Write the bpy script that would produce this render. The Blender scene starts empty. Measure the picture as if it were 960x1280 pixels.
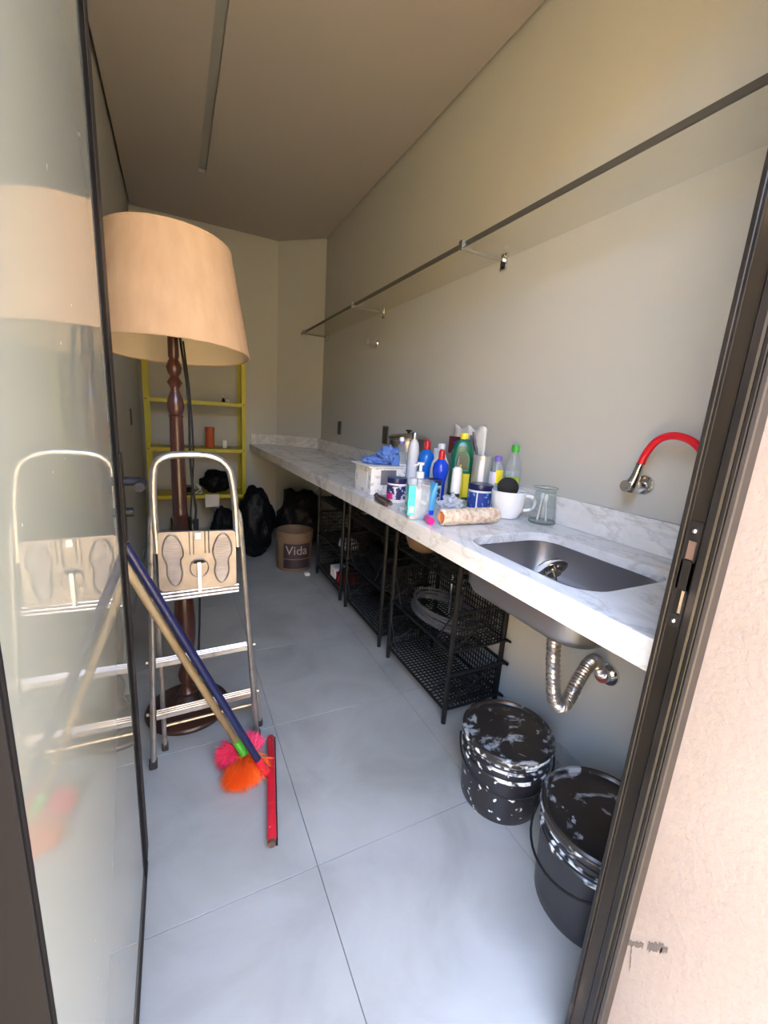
import bpy, bmesh, math, random
from mathutils import Vector, Matrix, noise
S = bpy.context.scene; C = S.collection
PI = math.pi; sin = math.sin; cos = math.cos
random.seed(7)

# ------------------------------------------------------------------ camera
cd = bpy.data.cameras.new('camera'); cam = bpy.data.objects.new('camera', cd); C.objects.link(cam)
R3 = (0.89614738, -0.43867033, 0.06699415); U3 = (0.03845718, 0.22717499, 0.97309433); F3 = (0.44208701, 0.86945952, -0.2204523)
cam.matrix_world = Matrix(((R3[0], U3[0], -F3[0], 0.0), (R3[1], U3[1], -F3[1], 0.0), (R3[2], U3[2], -F3[2], 1.285), (0, 0, 0, 1)))
cd.sensor_fit = 'HORIZONTAL'; cd.sensor_width = 36; cd.lens = 36 * 519.58 / 960; cd.clip_start = 0.02
S.camera = cam
# ------------------------------------------------------------------ world, sun, exposure
W = bpy.data.worlds.new('sky'); S.world = W; W.use_nodes = True
wn = W.node_tree.nodes; sky = wn.new('ShaderNodeTexSky'); sky.sky_type = 'NISHITA'; sky.sun_disc = False
sky.sun_elevation = math.radians(42); sky.sun_rotation = math.radians(-30); sky.air_density = 1.0; sky.dust_density = 3.0
W.node_tree.links.new(sky.outputs[0], wn['Background'].inputs[0]); wn['Background'].inputs[1].default_value = 1.3
sd = bpy.data.lights.new('sun', 'SUN'); sd.energy = 4.6; sd.color = (1.0, 0.83, 0.60); sd.angle = 0.01
sun = bpy.data.objects.new('sun', sd); C.objects.link(sun)
sun.rotation_euler = Vector((0.70, -0.16, -0.69)).to_track_quat('-Z', 'Y').to_euler()      # from behind the building
pd = bpy.data.lights.new('doorway_portal', 'AREA'); pd.shape = 'RECTANGLE'; pd.size = 0.90; pd.size_y = 2.62; pd.cycles.is_portal = True
po = bpy.data.objects.new('doorway_portal', pd); C.objects.link(po); po.location = (0.25, 0.04, 1.30); po.rotation_euler = (PI/2, 0, 0)
V = S.view_settings; V.view_transform = 'Standard'; V.look = 'None'; V.gamma = 1; V.use_curve_mapping = False; V.exposure = 2.90

# ------------------------------------------------------------------ materials
MATS = {}
def mat(name, col, rough=0.5, metal=0.0, **k):
    m = bpy.data.materials.new(name); m.use_nodes = True; MATS[name] = m
    b = m.node_tree.nodes['Principled BSDF']
    b.inputs['Base Color'].default_value = (*col, 1); b.inputs['Roughness'].default_value = rough; b.inputs['Metallic'].default_value = metal
    for a, v in k.items(): b.inputs[a].default_value = v
    return m
def N(m, t, **k):
    n = m.node_tree.nodes.new(t)
    for a, v in k.items(): setattr(n, a, v)
    return n
def L(m, a, b): m.node_tree.links.new(a, b)
def ntex(m, scale, detail=3, rough=0.5, stretch=None, dist=0.0):
    tc = N(m, 'ShaderNodeTexCoord'); n = N(m, 'ShaderNodeTexNoise'); n.inputs['Scale'].default_value = scale
    n.inputs['Detail'].default_value = detail; n.inputs['Roughness'].default_value = rough; n.inputs['Distortion'].default_value = dist
    if stretch:
        mp = N(m, 'ShaderNodeMapping'); mp.inputs['Scale'].default_value = stretch; L(m, tc.outputs['Object'], mp.inputs[0]); L(m, mp.outputs[0], n.inputs['Vector'])
    else: L(m, tc.outputs['Object'], n.inputs['Vector'])
    return n
def ramp(m, src, stops):
    r = N(m, 'ShaderNodeValToRGB'); e = r.color_ramp.elements
    e[0].position, e[0].color = stops[0][0], (*stops[0][1], 1); e[1].position, e[1].color = stops[-1][0], (*stops[-1][1], 1)
    for p, c in stops[1:-1]:
        x = e.new(p); x.color = (*c, 1)
    L(m, src, r.inputs[0]); return r
def noisecol(m, scale, stops, detail=3, stretch=None, dist=0.0):
    n = ntex(m, scale, detail, 0.55, stretch, dist); r = ramp(m, n.outputs[0], stops)
    L(m, r.outputs[0], m.node_tree.nodes['Principled BSDF'].inputs['Base Color']); return r
def bump(m, scale, strength, dist=0.002, detail=3, stretch=None):
    n = ntex(m, scale, detail, 0.6, stretch); b = N(m, 'ShaderNodeBump'); b.inputs['Strength'].default_value = strength; b.inputs['Distance'].default_value = dist
    L(m, n.outputs[0], b.inputs['Height']); L(m, b.outputs[0], m.node_tree.nodes['Principled BSDF'].inputs['Normal'])
def spatter(m, base, paint, scale=35, lo=0.62, hi=0.66, big=None):
    n = ntex(m, scale, 2, 0.5); a = ramp(m, n.outputs[0], [(lo, (0, 0, 0)), (hi, (1, 1, 1))]); f = a.outputs[0]
    if big:
        n2 = ntex(m, big[0], 4, 0.6, None, 1.5); a2 = ramp(m, n2.outputs[0], [(big[1], (0, 0, 0)), (big[2], (1, 1, 1))])
        mx = N(m, 'ShaderNodeMath', operation='MAXIMUM'); L(m, f, mx.inputs[0]); L(m, a2.outputs[0], mx.inputs[1]); f = mx.outputs[0]
    mc = N(m, 'ShaderNodeMix', data_type='RGBA'); L(m, f, mc.inputs[0]); mc.inputs[6].default_value = (*base, 1); mc.inputs[7].default_value = (*paint, 1)
    L(m, mc.outputs[2], m.node_tree.nodes['Principled BSDF'].inputs['Base Color'])
def clear(name, tint=(0.93, 0.96, 0.96), ior=1.45, refl=1.0, film=0.0, filmcol=(0.8, 0.85, 0.88)):
    m = bpy.data.materials.new(name); m.use_nodes = True; MATS[name] = m; nt = m.node_tree; nt.nodes.remove(nt.nodes['Principled BSDF'])
    t = N(m, 'ShaderNodeBsdfTransparent'); t.inputs[0].default_value = (*tint, 1); g = N(m, 'ShaderNodeBsdfGlossy'); g.inputs['Roughness'].default_value = 0.04
    d = N(m, 'ShaderNodeBsdfDiffuse'); d.inputs[0].default_value = (*filmcol, 1)
    m1 = N(m, 'ShaderNodeMixShader'); m1.inputs[0].default_value = film; L(m, t.outputs[0], m1.inputs[1]); L(m, d.outputs[0], m1.inputs[2])
    fr = N(m, 'ShaderNodeFresnel'); fr.inputs[0].default_value = 1 + (ior - 1) * refl; mx = N(m, 'ShaderNodeMixShader')
    gb = N(m, 'ShaderNodeNewGeometry'); iv = N(m, 'ShaderNodeMath', operation='SUBTRACT'); iv.inputs[0].default_value = 1.0; L(m, gb.outputs['Backfacing'], iv.inputs[1])
    mu = N(m, 'ShaderNodeMath', operation='MULTIPLY'); L(m, fr.outputs[0], mu.inputs[0]); L(m, iv.outputs[0], mu.inputs[1]); L(m, mu.outputs[0], mx.inputs[0]); L(m, m1.outputs[0], mx.inputs[1]); L(m, g.outputs[0], mx.inputs[2]); L(m, mx.outputs[0], nt.nodes['Material Output'].inputs[0]); return m

paint = mat('wall_paint', (0.70, 0.69, 0.64), 0.75); noisecol(paint, 1.3, [(0.3, (0.475, 0.478, 0.452)), (0.7, (0.495, 0.498, 0.472))]); bump(paint, 180, 0.08, 0.001)
ceilm = mat('ceiling_paint', (0.40, 0.365, 0.335), 0.85); bump(ceilm, 200, 0.05, 0.001)
gap = mat('shadow_gap', (0.10, 0.09, 0.08), 0.9)
slotm = mat('slot_diffuser', (0.30, 0.30, 0.29), 0.6)
stucco = mat('stucco', (0.66, 0.57, 0.51), 0.9); noisecol(stucco, 3.0, [(0.3, (0.185, 0.15, 0.127)), (0.7, (0.215, 0.177, 0.15))]); bump(stucco, 90, 0.6, 0.004, 5)
tile = mat('floor_tile', (0.40, 0.42, 0.43), 0.34)
noisecol(tile, 3.2, [(0.30, (0.275, 0.275, 0.257)), (0.5, (0.335, 0.336, 0.315)), (0.70, (0.385, 0.386, 0.367))], 8, None, 0.6); bump(tile, 60, 0.04, 0.001)
grout = mat('grout', (0.16, 0.16, 0.155), 0.9)
skirt = mat('skirting', (0.36, 0.375, 0.37), 0.45)
ground = mat('paving', (0.62, 0.52, 0.40), 0.9); noisecol(ground, 1.5, [(0.3, (0.58, 0.43, 0.19)), (0.7, (0.68, 0.52, 0.25))])
blockerm = mat('blocker_paint', (0.20, 0.15, 0.08), 0.9)
marble = mat('marble', (0.78, 0.77, 0.74), 0.16)
def marble_nodes(m):
    n = ntex(m, 2.2, 6, 0.62, (1.0, 0.45, 1.0), 2.2)
    v = N(m, 'ShaderNodeMath', operation='SUBTRACT'); L(m, n.outputs[0], v.inputs[0]); v.inputs[1].default_value = 0.5
    a = N(m, 'ShaderNodeMath', operation='ABSOLUTE'); L(m, v.outputs[0], a.inputs[0])
    r1 = ramp(m, a.outputs[0], [(0.0, (0.58, 0.58, 0.59)), (0.012, (0.78, 0.775, 0.77)), (0.035, (1, 1, 1))])
    n2 = ntex(m, 9, 8, 0.7, (1.0, 0.5, 1.0), 1.0); r2 = ramp(m, n2.outputs[0], [(0.30, (0.50, 0.50, 0.50)), (0.44, (0.69, 0.685, 0.67)), (0.60, (0.76, 0.755, 0.74))])
    mx = N(m, 'ShaderNodeMix', data_type='RGBA', blend_type='MULTIPLY'); mx.inputs[0].default_value = 0.55
    L(m, r2.outputs[0], mx.inputs[6]); L(m, r1.outputs[0], mx.inputs[7]); L(m, mx.outputs[2], m.node_tree.nodes['Principled BSDF'].inputs['Base Color'])
marble_nodes(marble)
frame = mat('black_aluminium', (0.020, 0.018, 0.017), 0.36, 0.0, **{'Specular IOR Level': 0.22}); matte = mat('matte_black_frame', (0.012, 0.011, 0.011), 0.6, 0.0, **{'Specular IOR Level': 0.04}); noisecol(frame, 22, [(0.35, (0.007, 0.0065, 0.006)), (0.62, (0.014, 0.012, 0.011)), (0.74, (0.045, 0.038, 0.032))], 6, (1, 1, 0.25))
framebrown = mat('worn_channel', (0.10, 0.075, 0.05), 0.32, 0.2, **{'Specular IOR Level': 0.25}); noisecol(framebrown, 14, [(0.3, (0.008, 0.007, 0.006)), (0.58, (0.022, 0.017, 0.012)), (0.76, (0.10, 0.075, 0.05))], 5, (1, 1, 0.15))
framegrey = mat('grey_edge', (0.035, 0.03, 0.027), 0.45, 0.0, **{'Specular IOR Level': 0.25})
doorglass = mat('painted_glass', (0.46, 0.48, 0.40), 0.5, 0.0); b_ = doorglass.node_tree.nodes['Principled BSDF']; b_.inputs['Coat Weight'].default_value = 1.0; b_.inputs['Coat Roughness'].default_value = 0.02; b_.inputs['Coat IOR'].default_value = 2.1
spatter(doorglass, (0.29, 0.295, 0.245), (0.6, 0.6, 0.56), 60, 0.76, 0.78)
chrome = mat('chrome', (0.72, 0.70, 0.67), 0.14, 1.0)
steel = mat('brushed_steel', (0.42, 0.41, 0.41), 0.28, 1.0); bump(steel, 60, 0.05, 0.001, 3, (1, 1, 12))
darksteel = mat('sink_steel', (0.34, 0.33, 0.335), 0.36, 0.9)
alum = mat('aluminium', (0.70, 0.66, 0.62), 0.36, 0.85); noisecol(alum, 25, [(0.28, (0.26, 0.225, 0.20)), (0.42, (0.44, 0.41, 0.38)), (0.7, (0.54, 0.51, 0.48))], 6)
alumplate = mat('stamped_aluminium', (0.58, 0.52, 0.48), 0.42, 0.6); noisecol(alumplate, 18, [(0.3, (0.21, 0.18, 0.165)), (0.7, (0.30, 0.265, 0.245))], 6)
brass_w = mat('bracket_zinc', (0.72, 0.72, 0.70), 0.3, 0.6)
wood = mat('turned_mahogany', (0.10, 0.028, 0.016), 0.28); noisecol(wood, 12, [(0.3, (0.028, 0.010, 0.007)), (0.7, (0.075, 0.024, 0.016))], 5, (1, 1, 0.12))
basew = mat('dark_lamp_base', (0.045, 0.018, 0.012), 0.35)
shadem = mat('shade_fabric', (0.72, 0.55, 0.38), 0.85); noisecol(shadem, 30, [(0.3, (0.42, 0.26, 0.135)), (0.7, (0.475, 0.305, 0.165))], 4, (1, 1, 0.2))
shadein = mat('shade_lining', (0.58, 0.48, 0.34), 0.8)
yellow = mat('yellow_paint', (0.50, 0.44, 0.012), 0.45)
blackp = mat('black_plastic', (0.008, 0.008, 0.009), 0.45, 0.0, **{'Specular IOR Level': 0.28})
blackr = mat('black_rubber', (0.010, 0.010, 0.010), 0.6, 0.0, **{'Specular IOR Level': 0.25})
bagm = mat('black_bag', (0.005, 0.005, 0.006), 0.45, 0.0, **{'Specular IOR Level': 0.2}); bump(bagm, 14, 0.8, 0.02, 5)
pailblk = mat('paint_pail_black', (0.02, 0.02, 0.022), 0.32); spatter(pailblk, (0.018, 0.018, 0.022), (0.66, 0.68, 0.70), 38, 0.64, 0.67)
pailplain = mat('pail_plain_black', (0.026, 0.027, 0.032), 0.38)
lidm = mat('pail_lid_black', (0.02, 0.018, 0.016), 0.30); spatter(lidm, (0.020, 0.016, 0.014), (0.30, 0.31, 0.32), 30, 0.68, 0.72, (8, 0.535, 0.60))
rimm = mat('splashed_rim', (0.03, 0.03, 0.03), 0.3); spatter(rimm, (0.022, 0.022, 0.024), (0.70, 0.74, 0.76), 26, 0.52, 0.60)
red = mat('red_plastic', (0.52, 0.012, 0.022), 0.28); spatter(red, (0.55, 0.014, 0.03), (0.62, 0.25, 0.26), 70, 0.68, 0.72)
redhose = mat('red_hose', (0.72, 0.012, 0.025), 0.4)
navyh = mat('navy_handle', (0.008, 0.011, 0.055), 0.36)
stick = mat('pine_handle', (0.42, 0.30, 0.15), 0.55); noisecol(stick, 14, [(0.3, (0.19, 0.14, 0.075)), (0.7, (0.34, 0.26, 0.15))], 5, (1, 1, 0.2))
green = mat('green_plastic', (0.05, 0.42, 0.03), 0.35)
orange = mat('orange_bristle', (0.95, 0.13, 0.008), 0.6)
pink = mat('pink_bristle', (0.95, 0.05, 0.14), 0.6)
whitep = mat('white_plastic', (0.80, 0.80, 0.80), 0.35)
cerw = mat('white_ceramic', (0.86, 0.86, 0.86), 0.12)
carton = mat('white_carton', (0.72, 0.72, 0.70), 0.7); spatter(carton, (0.74, 0.74, 0.73), (0.50, 0.51, 0.53), 40, 0.56, 0.60)
cartonp = mat('carton_plain', (0.72, 0.71, 0.68), 0.7)
inkgrey = mat('grey_print', (0.16, 0.15, 0.17), 0.6)
bluecl = mat('blue_cloth', (0.10, 0.20, 0.52), 0.85); bump(bluecl, 60, 0.5, 0.004)
navyl = mat('navy_lid', (0.012, 0.016, 0.07), 0.3)
blueb = mat('blue_bottle', (0.008, 0.16, 0.66), 0.22)
bluef = mat('royal_blue_bottle', (0.010, 0.06, 0.60), 0.22)
redc = mat('red_cap', (0.62, 0.012, 0.02), 0.3)
teal = mat('teal_label', (0.02, 0.50, 0.48), 0.4)
dgreen = mat('dark_green_bottle', (0.010, 0.13, 0.07), 0.25)
dgreen2 = mat('deep_green_panel', (0.006, 0.065, 0.05), 0.3)
yell = mat('yellow_label', (0.80, 0.66, 0.03), 0.4)
lime = mat('lime_label', (0.42, 0.55, 0.03), 0.4)
skyb = mat('light_blue_plastic', (0.08, 0.38, 0.68), 0.35)
labelw = mat('white_label', (0.80, 0.81, 0.84), 0.5)
lav = mat('lavender_label', (0.62, 0.62, 0.80), 0.5)
purple = mat('violet_cap', (0.16, 0.12, 0.50), 0.3)
pinkl = mat('pink_label', (0.75, 0.02, 0.22), 0.4)
navylab = mat('navy_label', (0.02, 0.025, 0.10), 0.4); spatter(navylab, (0.02, 0.025, 0.10), (0.55, 0.56, 0.66), 55, 0.57, 0.60)
bluelab = mat('blue_label', (0.02, 0.05, 0.28), 0.4); spatter(bluelab, (0.02, 0.05, 0.28), (0.22, 0.42, 0.55), 60, 0.58, 0.62)
bagw = mat('white_print_bag', (0.70, 0.70, 0.70), 0.4)
tinm = mat('ribbed_tin', (0.62, 0.62, 0.60), 0.32, 0.55)
fleece = mat('fleece', (0.72, 0.58, 0.44), 0.95); noisecol(fleece, 60, [(0.35, (0.55, 0.36, 0.24)), (0.5, (0.72, 0.57, 0.42)), (0.65, (0.80, 0.70, 0.56))], 3); bump(fleece, 120, 1.0, 0.006)
cardcore = mat('card_core', (0.62, 0.24, 0.10), 0.8)
rust = mat('rusty_steel', (0.13, 0.08, 0.06), 0.6, 0.4)
vida = mat('kraft_pail', (0.20, 0.125, 0.07), 0.6)
vidal = mat('dark_pail_label', (0.035, 0.022, 0.028), 0.5)
vidat = mat('pale_print', (0.42, 0.34, 0.30), 0.6)
bowlm = mat('brown_bowl', (0.22, 0.14, 0.085), 0.45)
hosem = mat('grey_hose', (0.085, 0.09, 0.10), 0.3)
flex = mat('flex_steel', (0.55, 0.50, 0.46), 0.34, 0.9)
orng = mat('terracotta_plastic', (0.50, 0.10, 0.03), 0.5)
switchm = mat('switch_black', (0.02, 0.018, 0.016), 0.35)
switchf = mat('switch_frame', (0.11, 0.10, 0.09), 0.4)
smear = mat('cement_smear', (0.075, 0.062, 0.052), 0.9)
clr = clear('clear_plastic', (0.94, 0.965, 0.97), 1.4, film=0.13)
glassj = clear('clear_glass', (0.93, 0.95, 0.95), 1.5, film=0.03)
shelfg = clear('shelf_glass', (0.96, 0.95, 0.91), 1.45, 0.45)
fluid = clear('clear_liquid', (0.86, 0.91, 0.94), 1.33, film=0.25, filmcol=(0.72, 0.78, 0.84))
gedge = mat('glass_edge', (0.05, 0.055, 0.045), 0.2)

# ------------------------------------------------------------------ mesh helpers
def finish(name, bm, m, parent=None, smooth=True, ang=0.6, kind=None, label=None):
    bmesh.ops.recalc_face_normals(bm, faces=bm.faces)
    if smooth:
        for f in bm.faces: f.smooth = True
        for e in bm.edges:
            if len(e.link_faces) == 2 and e.calc_face_angle(0) > ang: e.smooth = False
    if parent is not None:
        o_ = parent; M = Matrix.Identity(4)
        while o_ is not None: M = Matrix.Translation(o_.location) @ M; o_ = o_.parent
        bmesh.ops.transform(bm, matrix=M.inverted(), verts=bm.verts)
    me = bpy.data.meshes.new(name); bm.to_mesh(me); bm.free()
    for mm in (m if isinstance(m, (list, tuple)) else [m]): me.materials.append(mm)
    o = bpy.data.objects.new(name, me); C.objects.link(o); o.parent = parent
    if kind: o['kind'] = kind
    if label: o['label'] = label
    return o
def tag(o, label, cat, group=None, kind=None):
    o['label'] = label; o['category'] = cat
    if group: o['group'] = group
    if kind: o['kind'] = kind
    return o
def thing(name, loc, label, cat, group=None, kind=None):
    o = bpy.data.objects.new(name, None); o.empty_display_size = 0.05; C.objects.link(o); o.location = loc
    return tag(o, label, cat, group, kind)
NB = bmesh.new
def box(bm, x0, x1, y0, y1, z0, z1, mi=0, bev=0):
    v = [bm.verts.new((x, y, z)) for x in (x0, x1) for y in (y0, y1) for z in (z0, z1)]
    fs = [bm.faces.new([v[i] for i in q]) for q in ((0, 1, 3, 2), (4, 6, 7, 5), (0, 4, 5, 1), (2, 3, 7, 6), (0, 2, 6, 4), (1, 5, 7, 3))]
    for f in fs: f.material_index = mi
    if bev:
        es = list({e for f in fs for e in f.edges}); bmesh.ops.bevel(bm, geom=es, offset=bev, segments=1, affect='EDGES', profile=0.5)
    return bm
def frame_of(d):
    d = d.normalized(); a = Vector((0, 0, 1)) if abs(d.z) < 0.9 else Vector((1, 0, 0))
    u = d.cross(a).normalized(); return u, d.cross(u).normalized()
def tube(bm, pts, r, n=10, caps=True, closed=False, sq=1.0):
    pts = [Vector(p) for p in pts]; rs = r if isinstance(r, (list, tuple)) else [r] * len(pts); rings = []; u = None
    for i, p in enumerate(pts):
        a = pts[(i - 1) % len(pts)] if (i or closed) else p; b = pts[(i + 1) % len(pts)] if (i < len(pts) - 1 or closed) else p
        d = (b - a).normalized()
        if u is None: u, w = frame_of(d)
        else:
            u = (u - d * u.dot(d)).normalized(); w = d.cross(u)
        rings.append([bm.verts.new(p + (u * cos(2 * PI * k / n) + w * sin(2 * PI * k / n) * sq) * rs[i]) for k in range(n)])
    m = len(rings)
    for i in range(m if closed else m - 1):
        A, B = rings[i], rings[(i + 1) % m]
        for k in range(n): bm.faces.new((A[k], A[(k + 1) % n], B[(k + 1) % n], B[k]))
    if caps and not closed: bm.faces.new(rings[0][::-1]); bm.faces.new(rings[-1])
    return bm
def smoothpath(pts, n=8):
    P = [Vector(p) for p in pts]; P = [P[0] * 2 - P[1]] + P + [P[-1] * 2 - P[-2]]; out = []
    for i in range(1, len(P) - 2):
        for k in range(n):
            t = k / n; a, b, c, d = P[i - 1:i + 3]
            out.append(0.5 * ((2 * b) + (c - a) * t + (2 * a - 5 * b + 4 * c - d) * t * t + (3 * b - a - 3 * c + d) * t ** 3))
    return out + [P[-2]]
def lathe(bm, prof, cx, cy, n=28, capb=True, capt=True, mi=None):
    rings = []
    for r, z in prof: rings.append([bm.verts.new((cx + r * cos(2 * PI * k / n), cy + r * sin(2 * PI * k / n), z)) for k in range(n)])
    for i in range(len(rings) - 1):
        A, B = rings[i], rings[i + 1]
        for k in range(n):
            f = bm.faces.new((A[k], A[(k + 1) % n], B[(k + 1) % n], B[k]))
            if mi: f.material_index = mi[i]
    if capb: bm.faces.new(rings[0][::-1])
    if capt: bm.faces.new(rings[-1])
    return bm
def rrect(x0, x1, y0, y1, r, n=6):
    o = []
    for cx, cy, a in ((x1 - r, y0 + r, -PI/2), (x1 - r, y1 - r, 0), (x0 + r, y1 - r, PI/2), (x0 + r, y0 + r, PI)):
        for k in range(n + 1): o.append((cx + r * cos(a + PI/2 * k / n), cy + r * sin(a + PI/2 * k / n)))
    return o
def loft(bm, loops, capb=True, capt=True):
    R = [[bm.verts.new(p) for p in l] for l in loops]
    for A, B in zip(R, R[1:]):
        for k in range(len(A)): bm.faces.new((A[k], A[(k + 1) % len(A)], B[(k + 1) % len(A)], B[k]))
    if capb: bm.faces.new(R[0][::-1])
    if capt: bm.faces.new(R[-1])
    return bm
def squeeze(bm, cx, cy, sx, sy, rot=0.0):
    for v in bm.verts:
        x, y = (v.co.x - cx) * sx, (v.co.y - cy) * sy; v.co.x = cx + x * cos(rot) - y * sin(rot); v.co.y = cy + x * sin(rot) + y * cos(rot)
    return bm
def blob(bm, c, s, amp=0.25, freq=2.0, sub=4, seed=0, floor=None):
    t = bmesh.ops.create_icosphere(bm, subdivisions=sub, radius=1.0)['verts']
    for v in t:
        n = v.co.normalized(); d = noise.fractal(n * freq + Vector((seed, seed * 1.7, 0)), 1.0, 2.0, 4) * amp
        rg = abs(noise.noise(n * freq * 2.1 + Vector((seed, 0, 9)))) * amp
        p = n * (1 + d - rg * 0.6); v.co = Vector((c[0] + p.x * s[0], c[1] + p.y * s[1], c[2] + p.z * s[2]))
        if floor is not None and v.co.z < floor: v.co.z = floor
    return bm
def rot_about(bm, c, M, verts=None):
    c = Vector(c); T = Matrix.Translation(c) @ M.to_4x4() @ Matrix.Translation(-c); bmesh.ops.transform(bm, matrix=T, verts=verts or bm.verts); return bm
def cylpatch(bm, cx, cy, r, a0, a1, z0, z1, n=14):
    A = [(cx + r * cos(a0 + (a1 - a0) * k / n), cy + r * sin(a0 + (a1 - a0) * k / n)) for k in range(n + 1)]
    B = [(cx + (r - .0008) * cos(a0 + (a1 - a0) * k / n), cy + (r - .0008) * sin(a0 + (a1 - a0) * k / n)) for k in range(n + 1)]
    v = [[bm.verts.new((x, y, z)) for x, y in A] for z in (z0, z1)]
    for k in range(n): bm.faces.new((v[0][k], v[0][k + 1], v[1][k + 1], v[1][k]))
    return bm
def text_bm(s, size):
    cu = bpy.data.curves.new('t', 'FONT'); cu.body = s; cu.size = size; cu.extrude = 0.0004; cu.resolution_u = 3; cu.align_x = 'CENTER'
    o = bpy.data.objects.new('t', cu); C.objects.link(o); bpy.context.view_layer.update()
    me = bpy.data.meshes.new_from_object(o); bm = NB(); bm.from_mesh(me); bpy.data.objects.remove(o); bpy.data.curves.remove(cu); bpy.data.meshes.remove(me); return bm
def text_on_cyl(s, size, cx, cy, r, a, z):
    bm = text_bm(s, size)
    for v in bm.verts:
        x, y, h = v.co; t = a + x / r; v.co = Vector((cx + (r + h) * cos(t), cy + (r + h) * sin(t), z + y))
    return bm
def copy_tree(o, parent=None):
    c = o.copy(); C.objects.link(c); c.parent = parent
    for ch in [k for k in bpy.data.objects if k.parent == o]: copy_tree(ch, c)
    return c

XL, XR, YF, YB, ZC = -0.28, 1.324, 0.352, 4.485, 2.856
ZT = 0.932
# ------------------------------------------------------------------ SETTING: floor
gs = NB(); box(gs, XL - 0.02, XR + 0.02, 0.285, YB + 0.02, -0.05, -0.003)
floor = tag(finish('floor', gs, grout, None, False), 'grey tiled floor of the narrow utility room', 'floor', kind='structure')
xs = [XL, 0.323, 0.926, XR]; ys = [0.285] + [0.303 + 0.603 * k for k in range(1, 7)] + [YB]
for i in range(3):
    for j in range(len(ys) - 1):
        t = NB(); g = 0.0011; box(t, xs[i] + g, xs[i + 1] - g, ys[j] + g, ys[j + 1] - g, -0.0035, 0.0 , bev=0.0006)
        finish('tile', t, tile, floor, False)
# walls
def wallbox(name, args, m, label, cat='wall'):
    b = NB()
    for a in args: box(b, *a)
    return tag(finish(name, b, m, None, False), label, cat, kind='structure')
wallbox('wall_right', [(XR, XR + 0.12, 0.3525, 4.9, 0, 2.95)], paint, 'off-white painted right wall above and below the marble worktop')
wallbox('wall_left', [(XL - 0.12, XL, 0.36, 4.9, 0, 2.95)], paint, 'off-white painted left wall seen behind the open door')
b = NB(); pts = [(XL - 0.1, YB), (0.951, YB), (XR + 0.1, 4.047), (XR + 0.1, 4.9), (XL - 0.1, 4.9)]
loft(b, [[(x, y, 0) for x, y in pts], [(x, y, 2.95) for x, y in pts]]); tag(finish('wall_back', b, paint, None, False), 'off-white back wall with a chamfered right corner', 'wall', kind='structure')
DX = 0.69    # outer edge of the right jamb
wf = wallbox('wall_front', [(DX + .013, 2.6, 0.05, 0.352, -0.16, 3.1), (-3.0, -0.19, 0.05, 0.352, -0.16, 3.1), (-0.19, DX + .013, 0.05, 0.352, 2.62, 3.1), (-0.19, DX + .013, 0.05, 0.283, -.16, -.01)], stucco, 'pinkish beige stucco wall reveal beside the black door frame')
XW_ = DX + .013
for k, (y0, z0, y1, z1, w) in enumerate([(.2845, .385, .262, .412, .009), (.256, .420, .236, .447, .015), (.279, .388, .272, .340, .009), (.238, .440, .229, .452, .009)]):
    b = NB(); n_ = 11; c = [(y0 + (y1 - y0) * q / 10, z0 + (z1 - z0) * q / 10 + .002 * sin(q * 1.7 + k)) for q in range(n_)]
    ww = [w * (.3 + .5 * abs(sin(1 + q * 1.3 + k))) for q in range(n_)]
    F = [[b.verts.new((x, y, z + s * h)) for (y, z), h in zip(c, ww)] for x in (XW_ - .0012, XW_ + .001) for s in (-1, 1)]
    for q in range(n_ - 1):
        b.faces.new((F[0][q], F[0][q + 1], F[1][q + 1], F[1][q])); b.faces.new((F[0][q], F[0][q + 1], F[2][q + 1], F[2][q])); b.faces.new((F[1][q], F[1][q + 1], F[3][q + 1], F[3][q]))
    finish('cement_smear', b, smear, wf, False)
# ceiling with shadow gap and light slot
b = NB(); G = 0.014; sx0, sx1, sy0, sy1 = 0.210, 0.258, 0.9, 3.60; z0, z1 = ZC, ZC + 0.03
box(b, XL + G, sx0, YF, YB - G, z0, z1); box(b, sx0, sx1, YF, sy0, z0, z1); box(b, sx0, sx1, sy1, YB - G, z0, z1)
poly = [(sx1, YF), (XR - G, YF), (XR - G, 4.14 - G * .6), (0.951 - G * .4, YB - G), (sx1, YB - G)]
loft(b, [[(x, y, z0) for x, y in poly], [(x, y, z1) for x, y in poly]])
ceil = tag(finish('ceiling', b, ceilm, None, False), 'smooth grey-beige plaster ceiling with a thin shadow gap', 'ceiling', kind='structure')
b = NB(); box(b, sx0, sx1, sy0, sy1, ZC + 0.024, ZC + 0.028); finish('light_slot', b, slotm, ceil, False, label='grey linear light slot, switched off')
b = NB(); box(b, XL - .12, XR + .12, .285, 4.9, 2.95, 3.1); tag(finish('trim_4', b, gap, None, False), 'dark void slab above the ceiling shadow gap', 'roof slab', kind='structure')
# skirting
def skirting(name, segs, label):
    t = thing(name, (segs[0][0], segs[0][2], 0), label, 'baseboard', kind='structure')
    for s in segs:
        b = NB(); box(b, *s, 0.0, 0.07, bev=0.001); finish('skirting_tile', b, skirt, t)
skirting('baseboard_right', [(XR - .009, XR, max(ys[j], .41) + .001, min(ys[j + 1], 4.14) - .001) for j in range(len(ys) - 1)], 'low grey tile skirting along the right wall')
skirting('baseboard_left', [(XL, XL + .009, max(ys[j], .41) + .001, ys[j + 1] - .001) for j in range(len(ys) - 1)], 'low grey tile skirting along the left wall')
skirting('baseboard_back', [(XL + .01, .322, YB - .009, YB), (.324, .925, YB - .009, YB)], 'low grey tile skirting along the back wall')
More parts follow.
